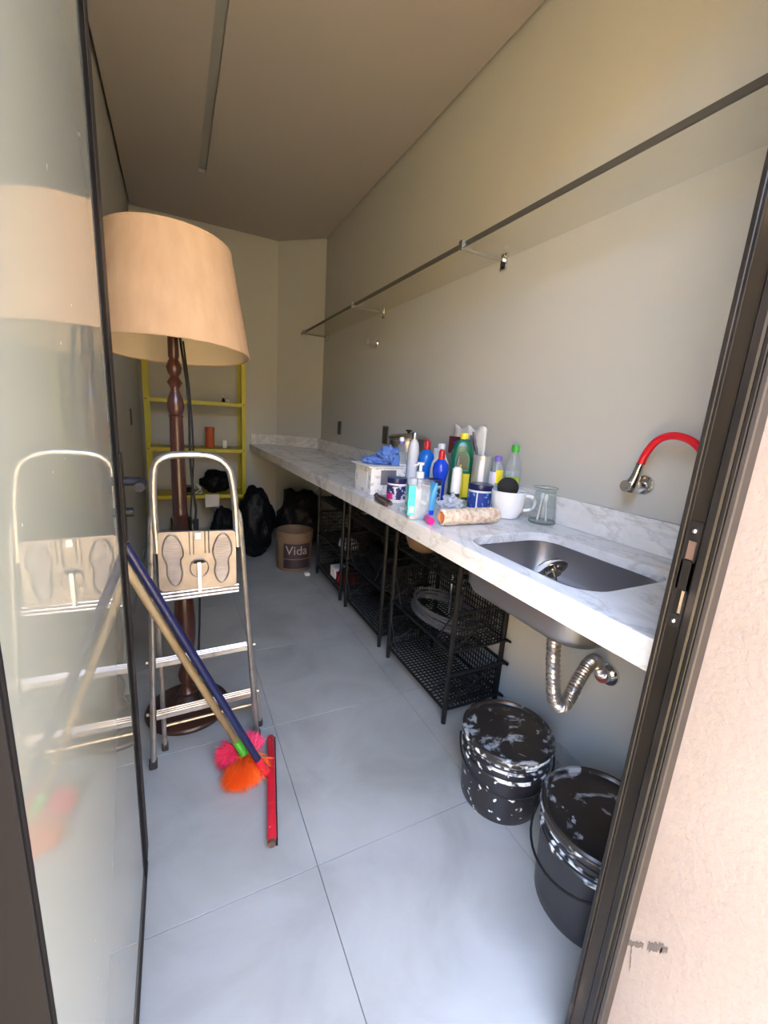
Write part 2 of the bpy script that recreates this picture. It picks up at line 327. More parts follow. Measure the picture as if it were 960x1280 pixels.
# outside
wallbox('ground', [(-14, 14, -16, 0.06, -0.16, -0.10)], ground, 'warm beige paving outside the doorway', 'paving')
wallbox('wall_blocker', [(-14, 14, -3.7, -3.5, -0.16, 3.5)], blockerm, 'unseen wall added opposite the doorway to hold back light')  # added out of view, tall and dark to dim the back of the room
wallbox('overhang_blocker', [(-3.0, 2.40, -.35, 0.05, 2.95, 3.1)], stucco, 'unseen stucco overhang added above the doorway to cut sky light', 'roof')  # added overhang, keeps some sky light off the outer stucco
# ------------------------------------------------------------------ door frame
ZL = 2.60
jr = thing('trim_1', (0.68, .2845, 0), 'right black aluminium door jamb with a strike plate', 'door frame', kind='structure')
def prof(b, pl, za, zb): loft(b, [[(x, y, za) for x, y in pl], [(x, y, zb) for x, y in pl]]); return b
b = NB(); prof(b, [(.680, .300), (.680, .344), (.703, .350), (.710, .300)], 0, ZL)
finish('jamb_body', b, frame, jr)
b = NB(); box(b, .6745, .690, .3365, .3440, 0, ZL, bev=.0012); finish('inner_lip', b, frame, jr)
b = NB(); box(b, .6805, .69, .3365, .334, 0, ZL); box(b, .6790, .6800 + .012, .3335, .3345, 0, ZL); finish('gasket', b, framegrey, jr)
b = NB(); box(b, .6795, .70, .3135, .3350, 0, ZL); finish('channel', b, framebrown, jr)
b = NB(); box(b, .6745, .70, .2985, .3130, 0, ZL, bev=.0025); box(b, .6775, .70, .2925, .2985, 0, ZL, bev=.001); finish('outer_lip', b, frame, jr)
b = NB(); box(b, .6790, .7025, .2835, .2925, 0, ZL, bev=.002); finish('edge_strip', b, framegrey, jr)
sp = NB(); box(sp, .6770, .6800, .3145, .3325, 1.000, 1.022); box(sp, .6770, .6800, .3145, .3325, 1.062, 1.108); box(sp, .6770, .6800, .3145, .3325, 1.140, 1.168)
box(sp, .6770, .6800, .3145, .3175, 1.022, 1.14); box(sp, .6770, .6800, .3295, .3325, 1.022, 1.14)
spo = finish('strike_plate', sp, frame, jr, False)
for z0 in (1.011, 1.154):
    b = NB(); bmesh.ops.create_uvsphere(b, u_segments=10, v_segments=6, radius=.0042, matrix=Matrix.Translation((.6765, .3235, z0))); finish('screw', b, chrome, spo)
b = NB(); box(b, .6785, .6805, .3185, .3225, 1.024, 1.060); finish('latch_tongue', b, mat('brass', (.75, .6, .38), .3, .8), spo)
b = NB(); box(b, .6785, .6800, .3180, .3290, 1.110, 1.138); finish('bolt_hole', b, rust, spo)
jl = thing('trim_2', (-.15, .2845, 0), 'left black door jamb where the glass door hinges', 'door frame', kind='structure')
b = NB(); box(b, -.205, -.0975, .2830, .2860, 0, ZL, bev=.001); finish('jamb_face', b, matte, jl)
b = NB(); box(b, -.205, -.1245, .286, .358, 0, ZL, bev=.001); finish('jamb_body', b, matte, jl)
b = NB(); box(b, -.0975, .678, .2845, .36, ZL - .055, ZL + .02, bev=.002); tag(finish('trim_3', b, frame), 'black aluminium head of the door frame', 'door frame', kind='structure')
# door leaf, standing open along the left side
dr = thing('door_1', (-.135, .36, 0), 'open sage-painted glass door in a thin black frame', 'door', kind='structure')
X0, X1, Y0, Y1 = -.150, -.121, .362, 1.154
b = NB(); box(b, X0 + .006, X1 - .0015, Y0 + .003, Y1 - .02, .012, 2.50); finish('glass_panel', b, doorglass, dr, False)
b = NB(); box(b, X0, X1 + .001, Y1 - .105, Y1 - .052, .004, 2.52, bev=.0015); finish('stile', b, matte, dr)
b = NB(); box(b, X0 - .002, X1 + .002, Y1 - .052, Y1, .004, 2.52, bev=.0015); finish('edge_profile', b, mat('edge_black', (.03, .026, .024), .5, 0, **{'Specular IOR Level': .1}), dr)
b = NB(); box(b, X0, X1, Y0, Y0 + .006, .004, 2.52, bev=.0015); finish('stile', b, matte, dr)
b = NB(); box(b, X0, X1, Y0 + .006, Y1 - .106, 2.48, 2.52, bev=.001); finish('rail', b, frame, dr)
b = NB(); box(b, X0, X1 + .001, Y0 + .006, Y1 - .053, .004, .017, bev=.001); box(b, X1 - .001, X1 + .004, Y0 + .006, Y1 - .053, .003, .009); finish('rail', b, framegrey, dr)
hd = NB(); box(hd, X1, X1 + .009, Y1 - .040, Y1 - .016, .955, 1.168, bev=.003); hp = finish('door_handle', hd, frame, dr)
b = NB(); tube(b, smoothpath([(X1 + .008, 1.126, 1.100), (X1 + .035, 1.126, 1.100), (X1 + .046, 1.115, 1.100), (X1 + .046, 1.03, 1.102)], 6), .0105, 12); finish('lever', b, mat('lever_black', (.012, .012, .018), .5, 0, **{'Specular IOR Level': .2}), hp)
b = NB(); tube(b, [(X1 + .008, 1.126, 1.026), (X1 + .024, 1.126, 1.026)], .011, 14); finish('key_cylinder', b, frame, hp)

# ------------------------------------------------------------------ worktop with backsplash
def plate(name, outer, holes, z0, z1, m, parent, bev=.003):
    cu = bpy.data.curves.new('c', 'CURVE'); cu.dimensions = '2D'; cu.fill_mode = 'BOTH'; cu.extrude = (z1 - z0) / 2 - bev; cu.bevel_depth = bev; cu.bevel_resolution = 2; cu.offset = -bev
    for l in [outer] + holes:
        s = cu.splines.new('POLY'); s.points.add(len(l) - 1); s.use_cyclic_u = True
        for p, q in zip(s.points, l): p.co = (q[0], q[1], 0, 1)
    o = bpy.data.objects.new('c', cu); C.objects.link(o); bpy.context.view_layer.update()
    me = bpy.data.meshes.new_from_object(o); bm = NB(); bm.from_mesh(me); bpy.data.objects.remove(o); bpy.data.curves.remove(cu)
    bmesh.ops.remove_doubles(bm, verts=bm.verts, dist=1e-5)
    bmesh.ops.translate(bm, verts=bm.verts, vec=(0, 0, (z0 + z1) / 2)); o = finish(name, bm, m, parent, ang=0.9); o.modifiers.new('wn', 'WEIGHTED_NORMAL').keep_sharp = True; return o
wt = thing('worktop', (1.0, 2.0, .868), 'long white veined marble worktop along the right wall', 'worktop')
SX0, SX1, SY0, SY1 = .803, 1.160, .562, 1.018
hole = rrect(SX0, SX1, SY0, SY1, .085, 8)
ZB = .868
plate('slab', [(.750, .354), (1.323, .354), (1.323, 4.138), (.950, 4.483), (.675, 4.483), (.738, 2.3), (.750, 1.6)], [hole[::-1]], .902, ZT, marble, wt)
fr_ = [(.7505, .355), (.7505, 1.6), (.7385, 2.3), (.6755, 4.482)]
b = NB(); loft(b, [[(x, y, ZB), (x, y, .9035), (x + .028, y, .9035), (x + .028, y, ZB)] for x, y in fr_]); finish('front_apron', b, marble, wt)
b = NB(); box(b, XR - .021, XR - .0005, .412, 4.115, ZT + .0003, 1.037, bev=.002); finish('backsplash', b, marble, wt)
b = NB(); box(b, .690, .944, YB - .0205, YB - .001, ZT + .0003, 1.037, bev=.002); finish('backsplash', b, marble, wt)
b = NB(); d = Vector((XR - .951, 4.14 - YB)).normalized(); nrm = Vector((-d.y, d.x)) * -1
pl = [Vector((.951, YB)) + nrm * .001 + d * .006, Vector((XR, 4.14)) + nrm * .001 - d * .024, Vector((XR, 4.14)) + nrm * .021 - d * .024, Vector((.951, YB)) + nrm * .021 + d * .006]
loft(b, [[(p.x, p.y, ZT + .0003) for p in pl], [(p.x, p.y, 1.037) for p in pl]]); finish('backsplash', b, marble, wt)
# sink bowl
sk = thing('sink', (.98, .79, .78), 'dark stainless undermount sink bowl set in the marble worktop', 'sink')
cx, cy = (SX0 + SX1) / 2, (SY0 + SY1) / 2
def sl(ins, z, r): return [(x, y, z) for x, y in rrect(SX0 + ins, SX1 - ins, SY0 + ins, SY1 - ins, r, 8)]
loops = [sl(-.018, .9012, .1), sl(-.018, .899, .1), sl(-.0055, .899, .088), sl(-.001, .800, .085), sl(.012, .776, .080), sl(.035, .764, .075), sl(.10, .760, .06), sl(.145, .757, .03), sl(.145, .760, .03), sl(.10, .763, .06), sl(.038, .767, .075), sl(.016, .779, .080), sl(.003, .803, .085), sl(-.001, .9012, .086)]
b = NB(); loft(b, loops + [loops[0]], False, False)
bmesh.ops.remove_doubles(b, verts=b.verts, dist=1e-6); finish('bowl', b, darksteel, sk, ang=1.0)
b = NB(); lathe(b, [(.0, .7585), (.042, .7585), (.044, .7655), (.038, .7655), (.03, .763), (.0, .763)], .99, .79, 24, False, False); finish('drain_ring', b, chrome, sk)
# drain hose
dp = thing('drain_hose', (.99, .76, .45), 'corrugated chrome flexible waste pipe under the sink', 'drain pipe')
b = NB(); lathe(b, [(.022, .756), (.032, .754), (.032, .735), (.026, .72), (.022, .70)], .99, .775, 20); finish('coupling', b, chrome, dp)
path = smoothpath([(.99, .775, .72), (.992, .765, .62), (.996, .748, .52), (1.004, .738, .478), (1.03, .735, .462), (1.06, .737, .478), (1.10, .745, .525), (1.15, .757, .560), (1.20, .770, .560), (1.24, .782, .525), (1.262, .787, .497), (1.292, .787, .475)], 22)
b = NB(); tube(b, path, [.0195 + .0022 * sin(i * 1.9) for i in range(len(path))], 16); finish('flexible_hose', b, flex, dp)
b = NB(); tube(b, [(1.278, .787, .474), (1.313, .787, .470)], .026, 18); tube(b, [(1.312, .787, .470), (1.3235, .787, .470)], .038, 20); finish('wall_flange', b, chrome, dp)
# strainer leaning on the rim
st = thing('sink_strainer', (.83, .70, ZT), 'round chrome basket strainer tipped on the front rim of the sink', 'sink strainer')
b = NB(); lathe(b, [(.0, .004), (.018, .004), (.022, -.002), (.033, 0), (.037, .003), (.037, .006), (.030, .007), (.020, .002), (.0, .008)], 0, 0, 28, False, False)
Ms = Matrix.Rotation(math.radians(-52), 3, Vector((.87, -.35, 0)).normalized())
MT = Matrix.Translation((.822, .678, .950)) @ Ms.to_4x4()
bmesh.ops.transform(b, matrix=MT, verts=b.verts); finish('disc', b, chrome, st)
b = NB(); tube(b, [(0, 0, 0), (0, 0, -.032)], .003, 8); lathe(b, [(.0, -.012), (.016, -.012), (.016, -.016), (.0, -.016)], 0, 0, 18, False, False)
for a in range(3): tube(b, [(.016 * cos(a * 2.1), .016 * sin(a * 2.1), -.001), (.016 * cos(a * 2.1), .016 * sin(a * 2.1), -.014)], .0018, 6)
bmesh.ops.transform(b, matrix=MT, verts=b.verts); finish('plug_stem', b, chrome, st)
# tap
tp = thing('tap', (XR, .80, 1.134), 'chrome wall tap with a red flexible spout', 'tap')
b = NB(); tube(b, [(XR - .0005, .80, 1.134), (XR - .008, .80, 1.134), (XR - .012, .80, 1.134)], [.030, .030, .02], 24); finish('wall_flange', b, chrome, tp)
b = NB(); tube(b, [(XR - .01, .80, 1.134), (XR - .075, .80, 1.132)], .0115, 16); tube(b, [(XR - .07, .80, 1.132), (XR - .098, .80, 1.132)], .018, 18); finish('stub', b, chrome, tp)
b = NB(); tube(b, [(1.246, .800, 1.118), (1.246, .797, 1.128), (1.246, .787, 1.160), (1.246, .780, 1.196), (1.246, .778, 1.204)], [.020, .021, .0145, .0115, .0125], 20); finish('body', b, chrome, tp)
b = NB(); tube(b, smoothpath([(1.246, .778, 1.200), (1.246, .770, 1.232), (1.244, .745, 1.272), (1.240, .705, 1.290), (1.235, .655, 1.283), (1.23, .615, 1.255), (1.226, .590, 1.215), (1.225, .583, 1.18)], 10), .0105, 14); finish('red_spout', b, redhose, tp, label='red flexible silicone spout')
b = NB(); tube(b, [(1.225, .583, 1.184), (1.225, .582, 1.165), (1.225, .581, 1.14)], [.012, .013, .0115], 16); finish('nozzle', b, chrome, tp)
# ------------------------------------------------------------------ glass wall shelf
gsf = thing('glass_shelf', (XR - .1, 2.3, 2.0), 'long clear glass shelf on chrome brackets high on the right wall', 'shelf')
b = NB(); box(b, 1.096, XR - .004, .50, 4.10, 1.995, 2.005); finish('glass_plate', b, shelfg, gsf, False)
b = NB(); box(b, 1.089, 1.096, .50, 4.10, 1.989, 2.009, bev=.001); finish('front_rail', b, mat('rail_grey', (.09, .085, .075), .4, .3), gsf)
for y in (1.60, 2.80, 4.02):
    bb = NB(); box(bb, 1.083, XR - .012, y - .0075, y + .0075, 1.982, 1.9945, bev=.001); box(bb, 1.080, 1.090, y - .011, y + .011, 1.982, 2.017, bev=.001); br = finish('bracket', bb, chrome, gsf)
    b = NB(); box(b, XR - .012, XR - .0005, y - .019, y + .019, 1.950, 2.018, bev=.002); finish('wall_plate', b, chrome, br)
    for z in (1.960, 2.010):
        b = NB(); tube(b, [(XR - .012, y, z), (XR - .0155, y, z)], .005, 10); finish('screw', b, frame, br)
# pipe stub on the wall
ps = thing('pipe_outlet', (XR, 2.889, 1.803), 'short chrome capped pipe outlet on the right wall below the shelf', 'pipe outlet')
b = NB(); tube(b, [(XR - .0005, 2.889, 1.803), (XR - .008, 2.889, 1.803)], .030, 20); finish('flange', b, chrome, ps)
b = NB(); tube(b, [(XR - .007, 2.889, 1.803), (XR - .05, 2.889, 1.803), (XR - .052, 2.889, 1.803), (XR - .075, 2.889, 1.803)], [.017, .017, .022, .022], 18); finish('cap', b, chrome, ps)
def switch(x, y, z, h, w, label, s=1, name='wall_socket'):
    t = thing(name, (x, y, z), label, 'switch plate'); b = NB(); a, c = sorted((x - .0005 * s, x - .008 * s)); box(b, a, c, y - w, y + w, z - h, z + h, bev=.002); finish('plate', b, switchf, t)
    b = NB(); a, c = sorted((x - .0079 * s, x - .0105 * s)); box(b, a, c, y - w * .72, y + w * .72, z - h * .84, z + h * .84, bev=.001); finish('insert', b, switchm, t)
switch(XR, 3.59, 1.170, .060, .040, 'black socket plate on the right wall nearest the back corner')
switch(XR, 2.66, 1.168, .062, .042, 'black socket plate on the right wall behind the blue cloth')
switch(XL, 3.47, 1.173, .058, .040, 'narrow black switch plate on the left wall', -1, 'wall_switch')

# ------------------------------------------------------------------ basket racks under the worktop
RY0, RY1, RX0, RX1 = 1.262, 1.806, 1.004, 1.286
def rack(label):
    t = thing('basket_rack', (RX0, RY0, 0), label, 'basket rack', 'black basket racks under the worktop')
    for (x, y) in ((RX0, RY0), (RX0, RY1), (RX1, RY0), (RX1, RY1)):
        b = NB(); tube(b, [(x, y, 0), (x, y, .04), (x, y, .71), (x, y, .722)], [.011, .0115, .0115, .009], 10); finish('post', b, blackp, t)
    for zf, zr in ((.072, .235), (.345, .520)):
        k = NB()
        for z in (zf, zr):
            tube(k, smoothpath([(RX0, RY0, z), (RX0 + .03, RY0 - .012, z + .004), (RX1 - .01, RY0 - .012, z + .008), (RX1 + .008, RY0 + .01, z + .008), (RX1 + .008, RY1, z + .008)], 3), .0085 if z == zr else .006, 7)
            tube(k, [(RX0, RY1, z), (RX1, RY1, z + .008)], .0075, 7)
        tube(k, [(RX0 - .002, RY0, zf - .006), (RX0 - .002, RY1, zf - .006)], .007, 7)
        rm = finish('basket_frame', k, blackp, t)
        g = NB(); n = 26; m = 13; w = .0021
        for i in range(1, n):
            y = RY0 + (RY1 - RY0) * i / n; box(g, RX0, RX1, y - w, y + w, zf - .003, zf + .001)
        for i in range(1, m):
            x = RX0 + (RX1 - RX0) * i / m; box(g, x - w, x + w, RY0, RY1, zf - .001, zf + .003)
        finish('mesh_floor', g, blackp, rm, False, kind='stuff')
        for y in (RY0 + .004, RY1 - .004):
            g = NB()
            for i in range(1, 18):
                x = RX0 + (RX1 - RX0) * i / 18; box(g, x - .0024, x + .0024, y - .0015, y + .0015, zf, zr)
            for i in range(1, 6):
                z = zf + (zr - zf) * i / 6; box(g, RX0, RX1, y - .002, y + .002, z - .002, z + .002)
            tube(g, [(RX0, y, zf), (RX1, y, zr)], .003, 5); tube(g, [(RX0, y, zr), (RX1, y, zf)], .003, 5)
            finish('mesh_side', g, blackp, rm, False, kind='stuff')
        g = NB()
        for i in range(1, 30):
            y = RY0 + (RY1 - RY0) * i / 30; box(g, RX1 - .0015, RX1 + .0015, y - .0024, y + .0024, zf, zr)
        for i in range(1, 6):
            z = zf + (zr - zf) * i / 6; box(g, RX1 - .002, RX1 + .002, RY0, RY1, z - .002, z + .002)
        finish('mesh_back', g, blackp, rm, False, kind='stuff')
        for y, s in ((RY0, 1), (RY1, -1)):
            b = NB(); tube(b, [(RX0 - .004, y + .006 * s, zr), (RX0 - .004, y + .105 * s, zf + .01)], .0042, 7); finish('brace', b, blackp, t)
    g = NB()
    for z in (.640,):
        tube(g, [(RX0, RY0, z), (RX0, RY1, z)], .006, 7); tube(g, [(RX1, RY0, z), (RX1, RY1, z)], .006, 7)
        tube(g, [(RX0, RY0, z), (RX1, RY0, z)], .006, 7); tube(g, [(RX0, RY1, z), (RX1, RY1, z)], .006, 7)
        for i in range(1, 26):
            y = RY0 + (RY1 - RY0) * i / 26; box(g, RX0, RX1, y - .002, y + .002, z - .002, z + .002)
        for i in range(1, 10):
            x = RX0 + (RX1 - RX0) * i / 10; box(g, x - .002, x + .002, RY0, RY1, z - .002, z + .002)
    finish('top_rack', g, blackp, t, kind='stuff')
    return t
r1 = rack('black two-tier basket rack under the worktop, nearest the sink')
r2 = copy_tree(r1); r2.location.y += .66; r2['label'] = 'black basket rack under the worktop, the middle one of three'
r3 = copy_tree(r1); r3.location.y += 1.31; r3['label'] = 'black basket rack under the worktop, the far one beside the labelled pail'
# grey hose coil in the upper basket
b = NB(); pts = []
for i in range(24 * 5):
    a = i / 24 * 2 * PI; rr = .120 + .008 * sin(i * .21); pts.append((1.138 + rr * .95 * cos(a), 1.525 + rr * 1.75 * sin(a), .3605 + .0125 * (i / 24) + .004 * sin(a * 2)))
tube(b, pts, .0062, 8); tag(finish('hose_coil', b, hosem), 'grey hose coil lying in the upper basket nearest the sink', 'hose')
# chrome handles standing in basket
b = NB(); tube(b, [(1.20, 1.56, .3505), (1.205, 1.57, .56)], .010, 12); tag(finish('metal_tube', b, chrome), 'thick chrome tube standing in the upper basket behind the hose', 'metal tube')
b = NB(); tube(b, [(1.235, 1.515, .3505), (1.237, 1.52, .54)], .0065, 12); tag(finish('metal_tube', b, chrome), 'thin chrome tube standing in the upper basket beside a thicker one', 'metal tube')
# bowl on top of near rack
bw = thing('bowl', (1.10, 1.715, .6435), 'brown bowl on top of the near basket rack under the worktop', 'bowl')
b = NB(); lathe(b, [(.040, .6435), (.045, .6440), (.075, .665), (.092, .705), (.098, .745), (.101, .748), (.099, .751), (.094, .745), (.086, .705), (.068, .670), (.03, .652)], 1.10, 1.695, 30); finish('vessel', b, bowlm, bw)
def softheap(name, c, s, m, label, cat, seed, floor, amp=.28, freq=1.8, sub=4):
    b = NB(); blob(b, c, s, amp, freq, sub, seed, floor); return tag(finish(name, b, m, ang=2.5), label, cat)
softheap('folded_cloth', (1.14, 1.42, .675), (.11, .12, .032), blackr, 'black folded cloth on the near basket rack beside a brown bowl', 'cloth', 3, .6445)
softheap('black_sack', (1.15, 2.18, .69), (.12, .20, .055), bagm, 'black sack lying on top of the middle basket rack', 'sack', 5, .6445)
softheap('black_sack', (1.15, 2.84, .69), (.12, .20, .055), bagm, 'black sack lying on top of the far basket rack', 'sack', 8, .6445)
softheap('black_sack', (1.15, 2.19, .42), (.10, .20, .085), bagm, 'black sack in the upper basket of the middle rack', 'sack', 9, .3505)
b = NB(); box(b, 1.03, 1.16, 2.62, 2.74, .0775, .15, bev=.003); tag(finish('packet', b, redc), 'red packet in the lower basket of the far rack', 'packet')
b = NB(); box(b, 1.04, 1.15, 2.61, 2.75, .3505, .405, bev=.003); tag(finish('packet', b, labelw), 'white packet in the upper basket of the far rack', 'packet')
b = NB(); box(b, 1.03, 1.13, 2.77, 2.87, .0775, .16, bev=.003); tag(finish('packet', b, labelw), 'white packet beside the red one in the far rack', 'packet')

# ------------------------------------------------------------------ paint pails
def pail(cx, cy, rt, h, label, bodym, handle_a, skirt_z=.66, bulge=1.0):
    t = thing('paint_pail', (cx, cy, 0), label, 'pail'); rb = rt * .90
    b = NB(); pr = [(rb * .97, 0), (rb, .006)] + [(rb + (rt * .985 - rb) * k / 8, h * k / 8 * .93 + .006) for k in range(1, 9)]
    lathe(b, pr, cx, cy, 40); body = finish('body', b, bodym, t)
    b = NB(); zc = h * skirt_z
    lathe(b, [(rt * .955, zc - .004), (rt * 1.00, zc - .002), (rt * 1.005, zc + .006), (rt * .98, zc + .010)], cx, cy, 40, False, False)
    for q in (h * .80, h * .87): lathe(b, [(rt * .97, q - .003), (rt * 1.015, q - .0015), (rt * 1.015, q + .002), (rt * .97, q + .004)], cx, cy, 40, False, False)
    finish('rib', b, rimm, body)
    b = NB(); lathe(b, [(rt * 1.0, h * .90), (rt * 1.035, h * .90), (rt * 1.045, h * .93), (rt * 1.04, h * .985), (rt * 1.01, h), (rt * .965, h), (rt * .95, h - .007), (rt * .93, h - .010), (rt * .60, h - .008), (0.0001, h - .0075)], cx, cy, 44, False, False)
    bmesh.ops.remove_doubles(b, verts=b.verts, dist=.0003); finish('lid', b, lidm, t)
    b = NB(); lathe(b, [(rt * 1.0405, h * .912), (rt * 1.052, h * .925), (rt * 1.050, h * .955), (rt * 1.0405, h * .965)], cx, cy, 44, False, False); finish('lid_rim', b, rimm, t)
    b = NB(); a0 = handle_a; P = []
    for k in range(25):
        q = -PI/2 + PI * k / 24; dx, dy = cos(a0 + q), sin(a0 + q); dr = rt * 1.05 + .012 * cos(q)
        P.append((cx + dx * dr, cy + dy * dr, h * .80 - h * .26 * cos(q) ** 1.0))
    tube(b, P, .0034, 8); finish('bail_handle', b, blackr, t)
    return t
pail(.995, .895, .149, .268, 'black paint pail spattered with white, under the sink waste pipe', pailblk, -2.25)
pail(.985, .525, .150, .300, 'black lidded paint pail half hidden behind the right door jamb', pailplain, 2.9, .72)
b = NB()
# ------------------------------------------------------------------ ladder
ld = thing('step_ladder', (.07, 1.50, 0), 'folded aluminium step ladder with footprint platform, standing before the floor lamp', 'step ladder')
def Lx(z, s):   # leg x at height
    return (-.117 + .033 * z / .91) if s < 0 else (.246 - .052 * z / .91)
def Ly(z): return 1.458 + .045 * z
for s in (-1, 1):
    b = NB(); P = [(Lx(z, s), Ly(z) + (0 if s < 0 else .012), z) for z in (.02, .3, .6, .86, .885, .915, .93)]
    P[-2] = (P[-2][0] - .003 * s * -1 * -1, P[-2][1], P[-2][2]); P[-1] = (P[-1][0] - .008 * s, P[-1][1], P[-1][2])
    tube(b, P, .0125, 10, sq=.8); finish('front_leg', b, alum, ld)
    b = NB(); box(b, Lx(0, s) - .013, Lx(0, s) + .013, Ly(0) - .012 + (.012 if s > 0 else 0), Ly(0) + .014 + (.012 if s > 0 else 0), 0, .035, bev=.004); finish('foot_cap', b, framegrey, ld)
    b = NB(); tube(b, [(Lx(0, s) + (.036 if s < 0 else .022), 1.535, .012), (Lx(.85, s) + .006 * -s, 1.522, .85)], .0105, 10, sq=.8); finish('rear_leg', b, alum, ld)
    b = NB(); box(b, Lx(0, s) + (.036 if s < 0 else .022) - .011, Lx(0, s) + (.036 if s < 0 else .022) + .011, 1.523, 1.547, 0, .03, bev=.004); finish('foot_cap', b, framegrey, ld)
hp_ = [(Lx(.84, -1) + .016, 1.493, .80), (-.073, 1.497, .95), (-.069, 1.502, 1.055), (-.058, 1.505, 1.098), (-.025, 1.507, 1.119), (.02, 1.508, 1.124), (.08, 1.510, 1.124), (.125, 1.511, 1.112), (.155, 1.511, 1.085), (.168, 1.511, 1.045), (.178, 1.508, .95), (Lx(.84, 1) - .014, 1.504, .80)]
b = NB(); tube(b, smoothpath(hp_, 5), .0118, 12); finish('top_hoop', b, alum, ld)
for z in (.405, .205):
    b = NB(); y = Ly(z); x0, x1 = Lx(z, -1) + .011, Lx(z, 1) - .011
    loft(b, [[(x0, y - .010, z - .011), (x0, y + .025, z - .016), (x0, y + .025, z + .006), (x0, y - .010, z + .004)], [(x1, y + .002, z - .011), (x1, y + .037, z - .016), (x1, y + .037, z + .006), (x1, y + .002, z + .004)]])
    for q in (0, .010, .020): tube(b, [(x0, y - .006 + q, z + .007 + q * .1), (x1, y + .006 + q, z + .007 + q * .1)], .003, 6)
    sp_ = finish('step', b, alum, ld)
    for s, x in ((-1, Lx(z, -1) - .013), (1, Lx(z, 1) + .013)):
        b = NB(); tube(b, [(x, y + .02, z - .002), (x + .008 * s, y + .02, z - .002)], .006, 8); finish('rivet', b, alum, sp_)
b = NB(); tube(b, [(Lx(.1, -1) + .03, 1.535, .105), (Lx(.1, 1) + .012, 1.535, .112)], .006, 8); finish('rear_stay', b, alum, ld)
# folded platform with two footprints
px0, px1, pz0, pz1 = -.068, .176, .668, .872
def PY(z): return 1.470 + .045 * z - .02
b = NB(); lp = rrect(px0, px1, pz0, pz1, .014, 4)
def shear(x): return (x - px0) * -.03
loft(b, [[(x, PY(z) - .004, z + shear(x)) for x, z in lp], [(x, PY(z) + .012, z + shear(x)) for x, z in lp]]); pf = finish('platform', b, alumplate, ld)
def footpath(cx, s, n=40, sc=1.0):
    o = []
    for k in range(n):
        a = 2 * PI * k / n; zz = sin(a); w = .0335 if zz > 0 else .0285
        w *= (1 - .30 * math.exp(-((zz + .12) / .28) ** 2)); o.append((cx + s * .004 * zz + w * cos(a) * sc, .775 + .088 * zz * sc))
    return o
for cx, s in ((-.022, 1), (.130, -1)):
    b = NB(); pp = footpath(cx, -s); tube(b, [(x, PY(z) - .0048, z + shear(x)) for x, z in pp], .0032, 6, closed=True)
    inner = footpath(cx, -s, 40, .86)
    fp = finish('footprint', b, alumplate, pf)
    g = NB()
    for k in range(19):
        z = .775 - .070 + .0078 * k; zz = (z - .775) / .088
        if abs(zz) > .95: continue
        w = (.0335 if zz > 0 else .0285) * (1 - .30 * math.exp(-((zz + .12) / .28) ** 2)) * math.sqrt(1 - zz * zz) * .84
        xx = cx - s * .004 * zz; tube(g, [(xx - w, PY(z) - .0045, z + shear(xx)), (xx + w, PY(z) - .0045, z + shear(xx))], .0013, 5)
    finish('tread_lines', g, alumplate, fp, kind='stuff')
b = NB()
for x in (.028, .040, .076, .088): tube(b, [(x, PY(.87) - .004, .868), (x, PY(.78) - .004, .790)], .0022, 6)
tube(b, [(.056 + .029 * cos(a * .3), PY(.745) - .004, .740 + .033 * sin(a * .3)) for a in range(21)], .0026, 6, closed=True); finish('embossed_ridge', b, alumplate, pf)
b = NB(); loft(b, [[(.054 + .024 * cos(a * PI / 10), PY(.765) - y_, .762 + .006 * sin(a * PI / 10)) for a in range(20)] for y_ in (.0045, .006)]); finish('slot_hole', b, blackr, pf)
b = NB(); box(b, .049, .061, 1.466, 1.470, .668, .764, bev=.001); box(b, .050, .060, 1.4655, 1.4705, .650, .668, bev=.001); bt = finish('catch_strap', b, brass_w, pf)
b = NB(); box(b, .045, .064, PY(.86) - .009, PY(.86) - .003, .842, .866, bev=.002); finish('latch', b, brass_w, pf)
for z, r in ((.660, .006), (.648, .0065), (.636, .006)):
    b = NB(); tube(b, [(px0 - .004, PY(z) - .004, z), (px1 + .008, PY(z) + .006, z + .001)], r, 8); finish('platform_rail', b, alum, pf)

# ------------------------------------------------------------------ floor lamp
LX, LY = .004, 1.745
fl = thing('floor_lamp', (LX, LY, 0), 'dark turned-wood floor lamp with a large beige drum shade', 'floor lamp')
b = NB(); lathe(b, [(.150, 0), (.162, .004), (.165, .016), (.160, .024), (.135, .032), (.09, .044), (.07, .052), (.062, .050), (.055, .060), (.040, .072), (.030, .080), (.0001, .082)], LX, LY, 44); finish('base', b, basew, fl)
prof_ = [(.030, .080), (.035, .095), (.024, .11), (.020, .125), (.030, .15), (.034, .175), (.028, .20), (.020, .225), (.024, .25), (.034, .30), (.040, .36), (.041, .42), (.036, .50), (.030, .56), (.024, .60), (.028, .61), (.020, .63), (.026, .66), (.030, .69), (.027, .72), (.030, .735), (.026, .76),
 (.0265, .80), (.0285, .805), (.0265, .812), (.0265, .86), (.029, .866), (.0265, .874), (.026, .92), (.0255, 1.00), (.0245, 1.10), (.0235, 1.18), (.0225, 1.235), (.026, 1.240), (.021, 1.246), (.025, 1.256), (.0285, 1.270), (.0285, 1.285), (.024, 1.305), (.017, 1.325), (.014, 1.335), (.018, 1.345), (.0265, 1.358), (.018, 1.372), (.014, 1.380), (.022, 1.392), (.0265, 1.410), (.020, 1.430), (.015, 1.438), (.018, 1.448), (.0175, 1.53), (.010, 1.535), (.010, 1.60)]
b = NB(); lathe(b, prof_, LX, LY, 30)
